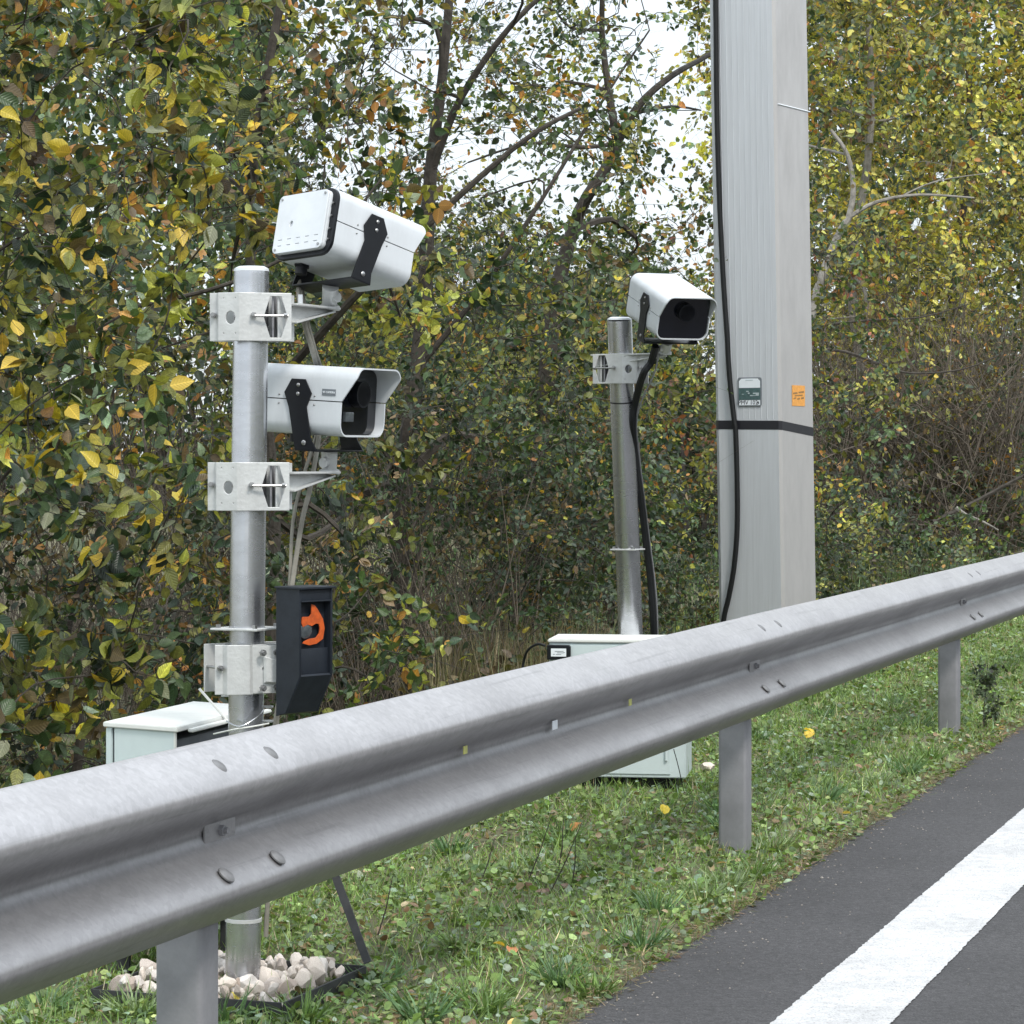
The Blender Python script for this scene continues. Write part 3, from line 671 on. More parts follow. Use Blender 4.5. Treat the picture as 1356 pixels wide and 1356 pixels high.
cable([P(892, 992, 9.36), P(897, 1010, 9.36), P(901, 1027, 9.37), P(906, 1050, 9.4)], .0015, M_rubber, 'thin wire hanging down the front of the middle cabinet', name='wire', cat='wire')

# left cabinet, turned along the rail, lid propped
o1 = P(140, 958, 6.48); o1.z = .13
r1 = empty('control_cabinet', o1, 'pale cabinet with a cream lid behind the rail, left of the left pole', 'cabinet', 'control cabinets')
Uc = Vector((.262, .965, 0)).normalized(); Vc = Vector((.80, -.56, 0)).normalized()
Wd, Dp, H = .215, .55, .48
B4 = [O, O+Vc*Wd, O+Vc*Wd+Uc*Dp, O+Uc*Dp]
def ins(a, b_, c, d): return [O+Vc*a+Uc*c, O+Vc*b_+Uc*c, O+Vc*b_+Uc*d, O+Vc*a+Uc*d]
prism_box(r1, ins(0, .020, 0, Dp), 0, H-.008, 'hinge_side', M_box, .002)
prism_box(r1, ins(.026, Wd, .001, .006), 0, H-.008, 'end_panel', M_box, .001)
prism_box(r1, ins(.022, Wd, Dp-.008, Dp), 0, H-.008, 'far_panel', M_box, .001)
prism_box(r1, ins(.021, Wd-.012, .012, Dp-.012), 0, H-.03, 'dark_interior', mat('shadowed_steel', (.10, .11, .13), .6), .001)
prism_box(r1, ins(Wd-.006, Wd+.001, 0, .008), 0, H-.008, 'corner_post', M_lid, .001)
prism_box(r1, ins(-.006, Wd+.010, -.006, Dp+.008), H-.0075, H+.004, 'lid', M_lid, .002)
prism_box(r1, ins(Wd+.012, Wd+.030, .05, Dp+.02), H-.012, H-.004, 'door_edge', M_lid, .002)
prop = MB().tube([P(299, 952, 6.62)-o1, P(264, 912, 6.60)-o1], .0035, 6).build('lid_stay', M_lid, r1)
# straps and wire round the foot of the left pole
cable([P(300, 955, 6.2), P(318, 962, 6.15), P(340, 950, 6.17), P(349, 940, 6.2)], .0018, M_galv, 'grey tie wire wound round the left pole just above the rail', name='tie_wire', cat='wire', group='tie wires')
cable([P(283, 972, 6.25), P(310, 966, 6.16), P(335, 962, 6.16), P(356, 958, 6.2)], .0018, M_lid, 'pale strap passing the left pole beside the cream-lidded cabinet', name='tie_strap', cat='strap')
MB_ = None
# small flat tabs either side of the left pole
for (px, py, lab) in ((303, 921, 'left'), (352, 936, 'mid'), (352, 955, 'low')):
    q = MB().box((0, 0, 0), (.032, .03, .004), bev=.001).build('pole_tab', M_clamp, pl1); q.location = P(px, py, 6.27)-pbase

# ---------------------------------------------------------------- conduits and cables on the poles
cable([P(396, 366, 6.44), P(396, 392, 6.40), P(402, 425, 6.34), P(413, 462, 6.40), P(422, 500, 6.60), P(424, 560, 6.62), P(412, 640, 6.55), P(400, 690, 6.5), P(386, 780, 6.45), P(378, 850, 6.42), P(366, 960, 6.42), P(360, 1080, 6.42), P(352, 1240, 6.45)], .0058, M_grease, 'beige conduit dropping from the uppermost camera down behind the left pole', group='beige conduits')
cable([P(399, 366, 6.45), P(402, 395, 6.42), P(408, 428, 6.36), P(417, 462, 6.42), P(426, 500, 6.60), P(420, 570, 6.62), P(402, 630, 6.55), P(388, 690, 6.5), P(383, 780, 6.46), P(372, 900, 6.45), P(360, 1000, 6.45), P(352, 1240, 6.46)], .004, M_grease, 'thinner beige conduit beside the thicker one behind the left pole', group='beige conduits')
MB().box((0, 0, 0), (.010, .012, .034), bev=.001).build('cable_marker', M_wdirt, pl1, loc=P(398, 400, 6.34)-pbase)
cable([P(868, 458, 9.45), P(862, 480, 9.5), P(852, 495, 9.5), P(842, 530, 9.6), P(838, 560, 9.62), P(841, 600, 9.66), P(849, 660, 9.7), P(856, 720, 9.75), P(862, 770, 9.8), P(866, 835, 9.85), P(866, 900, 9.9)], .013, M_rubber, 'thick dark corrugated conduit hanging from the camera on the leaning middle pole')
cable([P(872, 458, 9.46), P(868, 490, 9.5), P(852, 525, 9.55), P(843, 556, 9.62), P(846, 600, 9.68), P(858, 700, 9.8), P(869, 790, 9.85), P(871, 880, 9.9)], .003, M_post, 'thin grey wire beside the thick conduit on the leaning middle pole', name='wire', cat='wire')

# ---------------------------------------------------------------- big mast
def mast():
    ppm = F/15.0; s = .41; a = R(31)
    base = Vector((P(1039.5, 700, 15).x, 15.0, 0)); tilt = -.0158
    root = empty('gantry_mast', base, 'tall pale square steel mast behind the guardrail, rising out of the picture', 'mast')
    X = Vector((math.cos(a), math.sin(a), 0)); Y = Vector((-math.sin(a), math.cos(a), 0))
    # a is rotation such that front face (normal -Y) looks left-toward the viewer and right face recedes
    H = 7.5; zc = 0
    # near vertical edge at origin; front face extends to -Xf, right face along Xr
    Xf = Vector((-math.cos(R(33)), math.sin(R(33)), 0)); Xr = Vector((math.sin(R(33)), math.cos(R(33)), 0))
    def edge(px_, z): return Vector((tilt*z, 0, z))
    def quad(p, q, name, m, z0=0, z1=H, off=0.0, nrm=None):
        pass
    ch = .030
    ring = [Xr*ch*.5+Xf*0, Xr*(s-ch), Xr*s+Xf*ch, Xr*s+Xf*(s-ch), Xr*(s-ch)+Xf*s, Xr*ch+Xf*s, Xf*(s-ch), Xf*ch*.5]
    def solid(sel, z0, z1, name, m, grow=0):
        c0 = (Xr+Xf)*s/2; vs = []; fs = []; n = len(ring); zs = [z0, z1]
        for z in zs:
            for r_ in ring: q = c0+(r_-c0)*(1+grow); vs.append((q.x+tilt*z, q.y, z))
        if sel is None:
            for i in range(n): j = (i+1) % n; fs.append([i, j, n+j, n+i])
            fs.append(list(range(n))[::-1]); fs.append([n+i for i in range(n)])
        else:
            for i in sel: j = (i+1) % n; fs.append([i, j, n+j, n+i])
        return MB().add(vs, fs).build(name, m, root, smooth=False)
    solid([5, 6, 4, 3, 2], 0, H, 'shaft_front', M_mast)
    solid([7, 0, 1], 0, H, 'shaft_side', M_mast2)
    zb = 1.23+(604-563)/ppm
    # tape band: front is level, side dips
    n = len(ring); vs = []; fs = []; c0 = (Xr+Xf)*s/2
    for k in range(2):
        for i, r_ in enumerate(ring):
            q = c0+(r_-c0)*1.006; dz = -.036*max(0, min(1, r_.dot(Xr)/s)) if r_.dot(Xf) < .1 else -.036*(1-r_.dot(Xf)/s) if r_.dot(Xr) > .2 else .004
            z = zb+(-.024 if k == 0 else .024)+dz; vs.append((q.x+tilt*z, q.y, z))
    for i in range(n): j = (i+1) % n; fs.append([i, j, n+j, n+i])
    MB().add(vs, fs).build('tape_band', M_tape, root, smooth=False)
    # vertical ribs (fine fluting) on the front face
    nrm = Vector((Xf.y, -Xf.x, 0)); nrm = nrm if nrm.y < 0 else -nrm
    b = MB()
    for k in range(9):
        d = .045+k*.036
        p0 = Xf*d+nrm*.0006; b.tube([(p0.x+tilt*z, p0.y, z) for z in (zb+.03, H)], .0019, 4)
    b.build('front_ribs', M_mast, root)
    # bright weld strip across the side face
    p0 = Xr*.02; p1 = Xr*(s-.01); nr2 = Vector((Xr.y, -Xr.x, 0)); z0 = 1.23+(604-137)/ppm
    MB().tube([p0+nr2*.002+Vector((tilt*z0, 0, z0)), p1+nr2*.002+Vector((tilt*z0, 0, z0-.004))], .004, 6).build('sheet_lap', M_wprint, root)
    # signs
    def onface(px, py, n_, off):
        d = P(px, py, 1.0)-Vector((0, 0, EYE)); o = Vector((0, 0, EYE)); z = EYE-(py-HZ)/ppm
        q = base+Vector((tilt*z, 0, 0)); t = (q-o).dot(n_)/d.dot(n_); return o+d*t+n_*off
    Xfr = -Xf
    Mface = lambda c, X_, n_: Matrix(((X_.x, 0, n_.x, c.x), (X_.y, 0, n_.y, c.y), (0, 1, 0, c.z), (0, 0, 0, 1)))
    c = onface(993, 519, nrm, .003)-base; Mx = Mface(c, Xfr, nrm); Wp, Hp = .145, .156
    sg = MB().poly(rrect(Wp, Hp, .012, 3), .003, Mx, bev=.0006).build('number_plate', M_lgrey, root)
    MB().poly([(-.064, .022), (.064, .022), (.064, .058), (.050, .072), (-.050, .072), (-.064, .058)], .001, Mx @ Matrix.Translation((0, 0, .002))).build('plate_header', M_wprint, sg)
    MB().poly([(-.065, -.042), (.065, -.042), (.065, .020), (-.065, .020)], .001, Mx @ Matrix.Translation((0, 0, .002))).build('plate_panel', M_green, sg)
    MB().poly([(-.065, -.072), (.065, -.072), (.065, -.045), (-.065, -.045)], .001, Mx @ Matrix.Translation((0, 0, .002))).build('plate_strip', M_wprint, sg)
    text_part('PMV 102', .033, M_ink, sg, Mx @ Matrix.Translation((-.008, -.0585, .003)), squash=1.0)
    MB().poly([(.045, -.0585), (.058, -.066), (.058, -.051)], .001, Mx @ Matrix.Translation((0, 0, .003))).build('arrow_mark', M_ink, sg)
    b = MB()
    for (x_, y_, w_, h_) in ((-.012, .003, .014, .005), (-.004, -.007, .010, .007), (.040, -.008, .036, .007), (.048, -.016, .018, .010), (.012, -.02, .016, .005), (.03, -.02, .02, .003), (-.04, -.012, .012, .003)):
        b.poly([(x_-w_/2, y_-h_/2), (x_+w_/2, y_-h_/2), (x_+w_/2, y_+h_/2), (x_-w_/2, y_+h_/2)], .001, Mx @ Matrix.Translation((0, 0, .003)))
    b.poly([(-.024, .062), (.022, .062), (.022, .066), (-.024, .066)], .001, Mx @ Matrix.Translation((0, 0, .003)))
    b.build('plate_print', mat('pale_print', (.45, .52, .54), .5), sg)
    nr = Vector((Xr.y, -Xr.x, 0)); c = onface(1057, 525, nr, .002)-base; My = Mface(c, Xr, nr)
    os_ = MB().poly([(-.075, -.052), (.075, -.052), (.075, .060), (-.075, .060)], .0015, My).build('orange_sticker', M_ostick, root)
    b = MB()
    for (x_, y_, w_, h_) in ((-.04, .016, .05, .008), (.03, .022, .06, .008), (-.045, -.012, .03, .007), (.0, -.014, .03, .008), (.045, -.010, .03, .010), (.0, .004, .09, .006)):
        b.poly([(x_-w_/2, y_-h_/2), (x_+w_/2, y_-h_/2+.004), (x_+w_/2, y_+h_/2+.004), (x_-w_/2, y_+h_/2)], .001, My @ Matrix.Translation((0, 0, .0014)))
    b.build('sticker_print', mat('brown_print', (.30, .17, .06), .5), os_)
    # scratches: small dark nicks on the lower front
    pts = [onface(px, py, nrm, .016) for px, py in ((948.5, -400), (949, -60), (950, 40), (951, 140), (954, 250), (959, 360), (965, 450), (968, 500), (974, 556), (976, 572), (978, 640), (978, 700), (974, 750), (967, 790), (960, 822), (956, 880))]
    q = MB().tube([Vector(p)-pts[0] for p in catmull([tuple(p) for p in pts], 5)], .0145, 10).build('cable', M_rubber, None, loc=pts[0])
    tag(q, 'thick black cable running down the front face of the tall square mast', 'cable')
mast()

# ---------------------------------------------------------------- stone trays
def stone_meshes(n=10):
    out = []
    for k in range(n):
        bm = bmesh.new(); bmesh.ops.create_icosphere(bm, subdivisions=2, radius=1); r_ = random.Random(k+50)
        pl_ = [(Vector((r_.gauss(0, 1), r_.gauss(0, 1), r_.gauss(0, 1))).normalized(), r_.uniform(.38, .72)) for _ in range(8)]
        sc = Vector((1.15, r_.uniform(.6, .95), r_.uniform(.55, .85)))
        for v in bm.verts:
            for n_, d in pl_:
                e = v.co.dot(n_)-d
                if e > 0: v.co -= n_*e
            v.co *= 1+.06*noise.noise(v.co*2+Vector((k, 0, 0)))
            v.co = Vector((v.co.x*sc.x, v.co.y*sc.y, v.co.z*sc.z))
        me = bpy.data.meshes.new('stone'); bm.to_mesh(me); bm.free(); me.shade_smooth(); me.set_sharp_from_angle(angle=R(14)); me.materials.append(M_stone); out.append(me)
    return out
STN = stone_meshes()
def tray(name, corner, X, Y, Wd, Dp, label, n, hole=None, size=(.018, .042), h=.062, zb=-.01):
    root = empty(name, corner, label, 'stone tray', 'steel trays of white stones')
    def rim(p, q):
        d = (q-p); nn = Vector((-d.y, d.x, 0)).normalized()*.003
        prism_box(root, [p-nn, q-nn, q+nn, p+nn], zb, h, 'rim', M_rim, .0008)
    cs = [O, X*Wd, X*Wd+Y*Dp, Y*Dp]
    for i in range(4): a, b_ = cs[i], cs[(i+1) % 4]; e = (b_-a).normalized()*.004; rim(a+e, b_-e)
    prism_box(root, [X*.01+Y*.01, X*(Wd-.01)+Y*.01, X*(Wd-.01)+Y*(Dp-.01), X*.01+Y*(Dp-.01)], zb, .02, 'bed', mat('stone_dust', (.3, .27, .24), .95, 0, .3, 60, .5, 200), 0)
    r_ = random.Random(5); placed = []; tries = 0
    while len(placed) < n and tries < n*200:
        tries += 1
        s = size[0]+(size[1]-size[0])*r_.random()**1.6; a = r_.uniform(.03, Wd-.03); b_ = r_.uniform(.03, Dp-.03)
        p = X*a+Y*b_
        if hole is not None and (p-hole).length < .045+s*.6: continue
        z = .028
        for (q, qs) in placed:
            dd = math.hypot(p.x-q.x, p.y-q.y)
            if dd < (s+qs)*.72: z = max(z, q.z + math.sqrt(max(0, ((s+qs)*.72)**2-dd*dd)))
        if z > .078: continue
        p = Vector((p.x, p.y, z)); placed.append((p, s))
        o = bpy.data.objects.new('stone', STN[r_.randrange(len(STN))]); link(o, root); o.location = p; o.scale = (s,)*3
        o.rotation_euler = (r_.uniform(0, 6), r_.uniform(0, 6), r_.uniform(0, 6))
    return root
Fc = P(375, 604+1.165*F/5.97, 5.97); Fc.z = 0
Xt = Vector((.45, .89, 0)).normalized()*1; Yt = Vector((-.90, .44, 0)).normalized()
tr1 = tray('stone_tray', Fc, Vector((.335, .942, 0)).normalized(), Vector((-.942, .335, 0)).normalized(), .46, .46, 'steel tray of white stones round the foot of the left pole', 200, hole=(pbase-Fc), size=(.014, .040))
for i_, (px, py, s_) in enumerate(((937, 1014, .040), (925, 1029, .030), (935, 1032, .026), (945, 1026, .022))):
    o = bpy.data.objects.new('stone', STN[i_]); link(o); o.location = P(px, py, 10.35)-Vector((0, 0, .01)); o.scale = (s_,)*3; o.rotation_euler = (i_, i_*2, 1)
    tag(o, ['white stone at the lower right corner of the middle cabinet, largest of the heap', 'pale stone lowest in the little heap beside the middle cabinet', 'pale stone squeezed between the others beside the middle cabinet', 'smallest white stone, rightmost of the heap by the middle cabinet'][i_], 'stone', 'white stones by the middle cabinet')
prism_box(r2, rect(O+Xc*.03+Yc*.05, Xc, .40, Yc, .19), -.14, -.0015, 'shade_plinth', mat('plinth_shadow_steel', (.03, .03, .032), .8), .002)  # dark block stands in for the shade beneath the cabinet
# dark legs carrying the middle cabinet
for a_, b2 in ((.03, .05), (.18, .05), (.03, .40), (.18, .40)):
    q = MB().box((0, 0, -.065), (.03, .03, .13), bev=.002).build('cabinet_leg', M_rim, r1); q.location = Vc*a_+Uc*b2
# slanting dark strut
p0 = P(487, 1275, 6.38); p1 = P(420, 1095, 6.45)
q = MB().tube([Vector((0, 0, 0)), p1-p0], .0125, 4).build('slanting_strut', M_rim, None, loc=p0); tag(q, 'dark flat steel strut slanting up behind the rail from the left stone tray', 'strut')

# ---------------------------------------------------------------- vegetation
def T(vs, fs): return np.array(vs, float), np.array(fs, int)
T_NEAR = T([(0,0,0),(.26,.17,.05),(.35,.45,.08),(.23,.76,.05),(0,1.06,-.10),(-.23,.76,.05),(-.35,.45,.08),(-.26,.17,.05),(0,.3,-.01),(0,.68,-.03)],
           [(0,1,8),(1,2,8),(2,9,8),(2,3,9),(3,4,9),(0,8,7),(7,8,6),(6,8,9),(6,9,5),(5,9,4)])
T_MID = T([(0,0,0),(.30,.30,.07),(.24,.70,.04),(0,1,-.08),(-.24,.70,.04),(-.30,.30,.07)], [(0,1,3),(1,2,3),(0,3,5),(5,3,4)])
T_FAR = T([(0,0,0),(.32,.42,.08),(0,1,-.06),(-.32,.42,.08)], [(0,1,2),(0,2,3)])
T_BLADE = T([(-.5,0,0),(.5,0,0),(-.38,.5,.0),(.38,.5,.0),(0,1,0)], [(0,1,3),(0,3,2),(2,3,4)])
DK=(.032,.056,.032); MD=(.072,.112,.048); OL=(.18,.19,.05); YG=(.31,.30,.065); YE=(.58,.42,.06); OR=(.38,.19,.055); BR=(.13,.095,.05); PL=(.20,.26,.18); RD=(.22,.08,.045); GB=(.07,.09,.06)
def unit(a): return a/np.maximum(1e-9, np.linalg.norm(a, axis=-1, keepdims=True))
def leaf_arrays(pos, d, n, size, tpl, wid=1.0):
    tv, tf = tpl; d = unit(d); x = unit(np.cross(d, n)); n2 = np.cross(x, d); size = np.asarray(size)[:, None, None]
    wid = np.asarray(wid)*np.ones(len(pos)); wid = wid[:, None, None]
    Vv = pos[:, None, :] + size*(tv[None, :, 0:1]*x[:, None, :]*wid + tv[None, :, 1:2]*d[:, None, :] + tv[None, :, 2:3]*n2[:, None, :])
    N, k = len(pos), len(tv); Ff = (np.arange(N)[:, None, None]*k + tf[None]).reshape(-1)
    return Vv.reshape(-1, 3), Ff
def pick_cols(n, pal, wts, jit=.28, bias=None):
    pal = np.array(pal); w_ = np.array(wts, float); w_ /= w_.sum(); i = rng.choice(len(pal), n, p=w_)
    c = pal[i]*np.exp(rng.normal(0, jit, (n, 1)))*np.exp(rng.normal(0, .045, (n, 3))); return np.clip(c, .004, .8)
def twigs(starts, dirs, lens, rad, bend=.25, sides=3):
    n = len(starts); d = unit(dirs); side = rng.normal(0, 1, (n, 3)); q = [starts]
    for f in (.35, .7, 1.0):
        p = starts + d*(lens*f)[:, None] + side*(lens*bend*f*f)[:, None]*.5 + np.array([0, 0, -1])*(lens*f*f*.12)[:, None]; q.append(p)
    q = np.stack(q, 1); rr = np.stack([rad, rad*.75, rad*.5, rad*.22], 1)
    a = unit(np.cross(d, unit(rng.normal(0, 1, (n, 3))))); b_ = np.cross(d, a)
    vs = np.zeros((n, 4, sides, 3))
    for k in range(sides):
        an = 2*math.pi*k/sides; vs[:, :, k] = q + (a*math.cos(an)+b_*math.sin(an))[:, None, :]*rr[:, :, None]
    f = []
    for s in range(3):
        for k in range(sides):
            k2 = (k+1) % sides; f.append((s*sides+k, s*sides+k2, (s+1)*sides+k2, (s+1)*sides+k))
    f = np.array(f); F_ = (np.arange(n)[:, None, None]*(4*sides)+f[None]).reshape(-1)
    return vs.reshape(-1, 3), F_, q
LEAFV = {}
def tree(name, label, cat, base, trunk, clumps, rc, per, size, pal, wts, tpl, single=0, bark=None, r0=.06, group=None, ntw=6, minr=.003, up=.5, limbs=None, facing=.35, kindname='leaf'):
    bark = bark or M_bark; base = Vector(base); base.z = gz(base.x, base.y)-.03
    root = empty(name, base, label, cat, group); B = np.array(base)
    nodes = [Vector(p) for p in trunk]; rads = list(np.linspace(r0, r0*.35, len(trunk)))
    b = MB(); tp = catmull([tuple(p) for p in trunk], 4); rr = np.interp(np.linspace(0, 1, len(tp)), np.linspace(0, 1, len(rads)), rads)
    b.tube(tp, [float(r) for r in rr], 8)
    for lb in (limbs or []):
        lp = catmull([tuple(p) for p in lb[0]], 4); lm = MB(); lm.tube(lp, [float(r) for r in np.linspace(lb[1], lb[2], len(lp))], 7); lm.build('limb', bark, root)
        for q, r in zip(lb[0], np.linspace(lb[1], lb[2], len(lb[0]))): nodes.append(Vector(q)); rads.append(r)
    b.build('trunk', bark, root)
    # skeleton : every clump hangs on the nearest node
    C_ = np.array(clumps, float); nd = [np.array(v) for v in nodes]; nr = list(rads); T0 = np.array(nd)
    order = np.argsort([np.min(np.linalg.norm(T0+B*0-c, axis=1)) for c in C_]); lb = MB()
    wd = rng.normal(0, .12, (len(C_), 3))
    for i in order:
        c = C_[i]; A_ = np.array(nd); dd = np.linalg.norm(A_-c, axis=1) + np.maximum(0, A_[:, 2]-c[2])*.8; j = int(np.argmin(dd))
        ln = np.linalg.norm(c-A_[j]); m = (A_[j]+c)/2 + wd[i]*ln + np.array([0, 0, .06*ln]); r1 = max(minr, nr[j]*.62); r2 = max(minr*.8, r1*.6)
        pts = catmull([tuple(A_[j]), tuple(m), tuple(c)], 3); lb.tube(pts, [float(r) for r in np.linspace(r1, r2, len(pts))], 5, cap=False)
        nd += [m, c]; nr += [(r1+r2)/2, r2]
    # twigs with leaves
    n = len(C_); N = n*ntw
    st = np.repeat(C_, ntw, 0)+rng.normal(0, rc*.15, (N, 3)); dr = unit(rng.normal(0, 1, (N, 3))+np.array([0, -.1, up*.5])); ln = rc*rng.uniform(.6, 1.5, N)
    tv, tf, q = twigs(st, dr, ln, np.full(N, minr*.55))
    qq = C_[:, 0]/C_[:, 1]*F+CX; CB = C_[~((qq > 690) & (qq < 1260) & (C_[:, 1] < 17.4))]; CB = CB if len(CB) else C_[:1]; nb = len(CB)*3; tv2, tf2, _ = twigs(np.repeat(CB, 3, 0), unit(rng.normal(0, 1, (nb, 3))+np.array([0, 0, .3])), rc*rng.uniform(1.2, 2.4, nb), np.full(nb, minr*.5), .7)
    tf2 = tf2+len(tv); tv = np.concatenate([tv, tv2]); tf = np.concatenate([tf, tf2])
    o1_ = lb.build('branches', bark, root); o1_['kind'] = 'stuff'
    o2_ = ob_from_np('twigs', tv-0, tf, 4, bark if bark is not M_barkp else M_twig, None, root); o2_['kind'] = 'stuff'
    pl_ = max(1, per//ntw); M_ = N*pl_
    f = rng.uniform(.1, 1, (N, pl_)); f3 = f*3; k = np.minimum(2, f3.astype(int)); fr = f3-k
    seg = (.35, .35, .30)
    idx = np.arange(N)[:, None]; pos = q[idx, k]*(1-fr[..., None]) + q[idx, k+1]*fr[..., None]
    pos = pos.reshape(-1, 3)+rng.normal(0, rc*.02, (M_, 3)); tw = np.repeat(dr, pl_, 0)
    cn = np.repeat(unit(rng.normal(0, .8, (n, 3))+np.array([0, -facing, up])), ntw*pl_, 0)
    tn = unit(rng.normal(0, .55, (N, 3))+np.repeat(cn[::ntw*pl_], ntw, 0)); sd = unit(np.cross(dr, tn)); alt = np.where((np.arange(M_) % 2) == 0, 1., -1.)[:, None]
    d = unit(tw*.55+np.repeat(sd, pl_, 0)*alt*.85+rng.normal(0, .30, (M_, 3))+np.array([0, 0, -.28]))
    nn = unit(rng.normal(0, .30, (M_, 3))+np.repeat(tn, pl_, 0))
    sz = size*rng.uniform(.6, 1.3, M_); cb = np.repeat(np.exp(rng.normal(0, .30, (n, 1))), ntw*pl_, 0)
    co = pick_cols(M_, pal, wts); cc = np.repeat(pick_cols(n, pal, wts, .1), ntw*pl_, 0)*np.exp(rng.normal(0, .2, (M_, 1))); us = rng.uniform(0, 1, M_) < .5; co[us] = cc[us]; co = np.clip(co*cb, .004, .75)
    keep = np.ones(M_, bool)
    if single:
        pxx = pos[:, 0]/pos[:, 1]*F+CX; inn = (pxx > -20) & (pxx < 1376) & (pos[:, 2] < 1.23+620*pos[:, 1]/F)
        score = sz*F/pos[:, 1]*(1 if True else 0) - (~inn)*1e3 - (pos[:, 1]-pos[:, 1].min())*8
        sel = np.argsort(-score)[:single]; keep[sel] = False
        key = (name, label)
        vars_ = []
        for v in range(10):
            c = pick_cols(1, pal, wts, .2)[0]; me = bpy.data.meshes.new(kindname); tvv, tff = T_NEAR
            uv0 = np.concatenate([T_NEAR[0][:, :2], np.zeros((10, 1))], 1); tvv = tvv*np.array([rng.uniform(.85, 1.2), 1, rng.uniform(.3, 2.8)]); me.from_pydata(tvv.tolist(), [], tff.tolist()); me.shade_smooth()
            at = me.color_attributes.new('col', 'FLOAT_COLOR', 'POINT'); at.data.foreach_set('color', np.tile([*c, 1], len(tvv)).astype(np.float32)); me.attributes.new('leaf_uv', 'FLOAT_VECTOR', 'POINT').data.foreach_set('vector', uv0.astype(np.float32).ravel()); me.materials.append(M_leaf); vars_.append(me)
        for j in sel:
            o = bpy.data.objects.new(kindname, vars_[int(rng.integers(10))]); COL.objects.link(o); o.parent = root
            Y = Vector(d[j]); X = Y.cross(Vector(nn[j])).normalized(); Z = X.cross(Y); s = sz[j]*1.05
            M = Matrix(((X.x*s, Y.x*s, Z.x*s, pos[j, 0]-B[0]), (X.y*s, Y.y*s, Z.y*s, pos[j, 1]-B[1]), (X.z*s, Y.z*s, Z.z*s, pos[j, 2]-B[2]), (0, 0, 0, 1)))
            o.matrix_local = M
    pos, d, nn, sz, co = pos[keep], d[keep], nn[keep], sz[keep], co[keep]
    lv, lf = leaf_arrays(pos, d, nn, sz, tpl); kk = len(tpl[0])
    o = ob_from_np('foliage', lv-B, lf, 3, M_leaf, np.repeat(co, kk, 0), root, tpl=tpl); o['kind'] = 'stuff'
    for o_ in (o2_, o1_, ):
        o_.data.transform(Matrix.Translation(-base))
    for ch in root.children:
        if ch.name.startswith('trunk') or ch.name.startswith('limb'): ch.data.transform(Matrix.Translation(-base))
    return root
def vol(n, x, y, z, keep=None):
    out = []
    while len(out) < n:
        p = (rng.uniform(*x), rng.uniform(*y), rng.uniform(*z))
        q = p[0]/p[1]*F+CX
        if (865 < q < 1150 and p[1] < 17.1 and z[1] > .5) or (-1.2 < (Vector((p[0], p[1], 0))-A0).dot(V) and z[1] > .5): continue
        if keep is None or rng.random() < keep(*p): out.append(p)
    return out
def px_(p): return CX+p[0]/p[1]*F, HZ-(p[2]-EYE)/p[1]*F
def sky_gap(x, y, z):
    """the canopy opens over the middle of the bank"""
    u = x/y*18.; h = (z-EYE)/y*18.
    k = math.exp(-((u+.05)/1.15)**4)*min(1, max(0, (h-.85)/1.1)); return max(.46, 1-.75*k)

# near broad-leaved shrub, left edge
hx = [DK, MD, OL, YG, YE, OR, PL, BR]
def k1(x, y, z):
    lim = -.10*y + (-.02 if z < 1.6 else .10*(z-1.6)); return 1 if x < lim+.03 and z < 4 else 0
tree('hazel_tree', 'broad-leaved tree with large green, yellow and orange leaves filling the left edge behind the pole', 'tree', (-2.0, 8.6, 0),
     [(-2.0, 8.6, 0), (-1.95, 8.6, .8), (-2.0, 8.6, 1.7), (-1.85, 8.5, 2.7), (-1.8, 8.5, 3.6)],
     vol(270, (-2.9, -.55), (7.35, 9.1), (.12, 3.7), k1), .18, 66, .050, hx, [17, 24, 28, 16, 8, 5, 3, 7], T_NEAR, 300, M_bark, .045, ntw=6, facing=.45)
tree('leafy_tree', 'denser dark green tree with orange-brown leaves standing behind the left pole and cameras', 'tree', (-.95, 10.6, 0),
     [(-.95, 10.6, 0), (-.9, 10.6, 1.0), (-1.0, 10.65, 2.2), (-.8, 10.7, 3.4), (-.7, 10.7, 4.2)],
     vol(260, (-3.0, .05), (9.9, 12.0), (.2, 4.3), lambda x, y, z: 1 if x < -.40 else (.5 if z < 1.9 and x < -.1 else .06)), .24, 72, .043, hx, [24, 26, 22, 10, 5, 8, 3, 8], T_NEAR, 300, M_bark, .028, ntw=6, facing=.4,
     limbs=[([(-.9, 10.6, 1.5), (-.5, 10.3, 1.9), (.0, 10.2, 2.35), (.25, 10.2, 2.5)], .018, .007), ([(-1.3, 9.7, 1.75), (-.95, 9.6, 1.83), (-.6, 9.6, 2.02), (-.45, 9.6, 2.18)], .009, .004)])
gc = [DK, MD, OL, YG, YE, OR, BR, GB]
X = lambda px, Z: (px-CX)*Z/F
def PP(px, py, Z): p = P(px, py, Z); return (p.x, p.y, p.z)
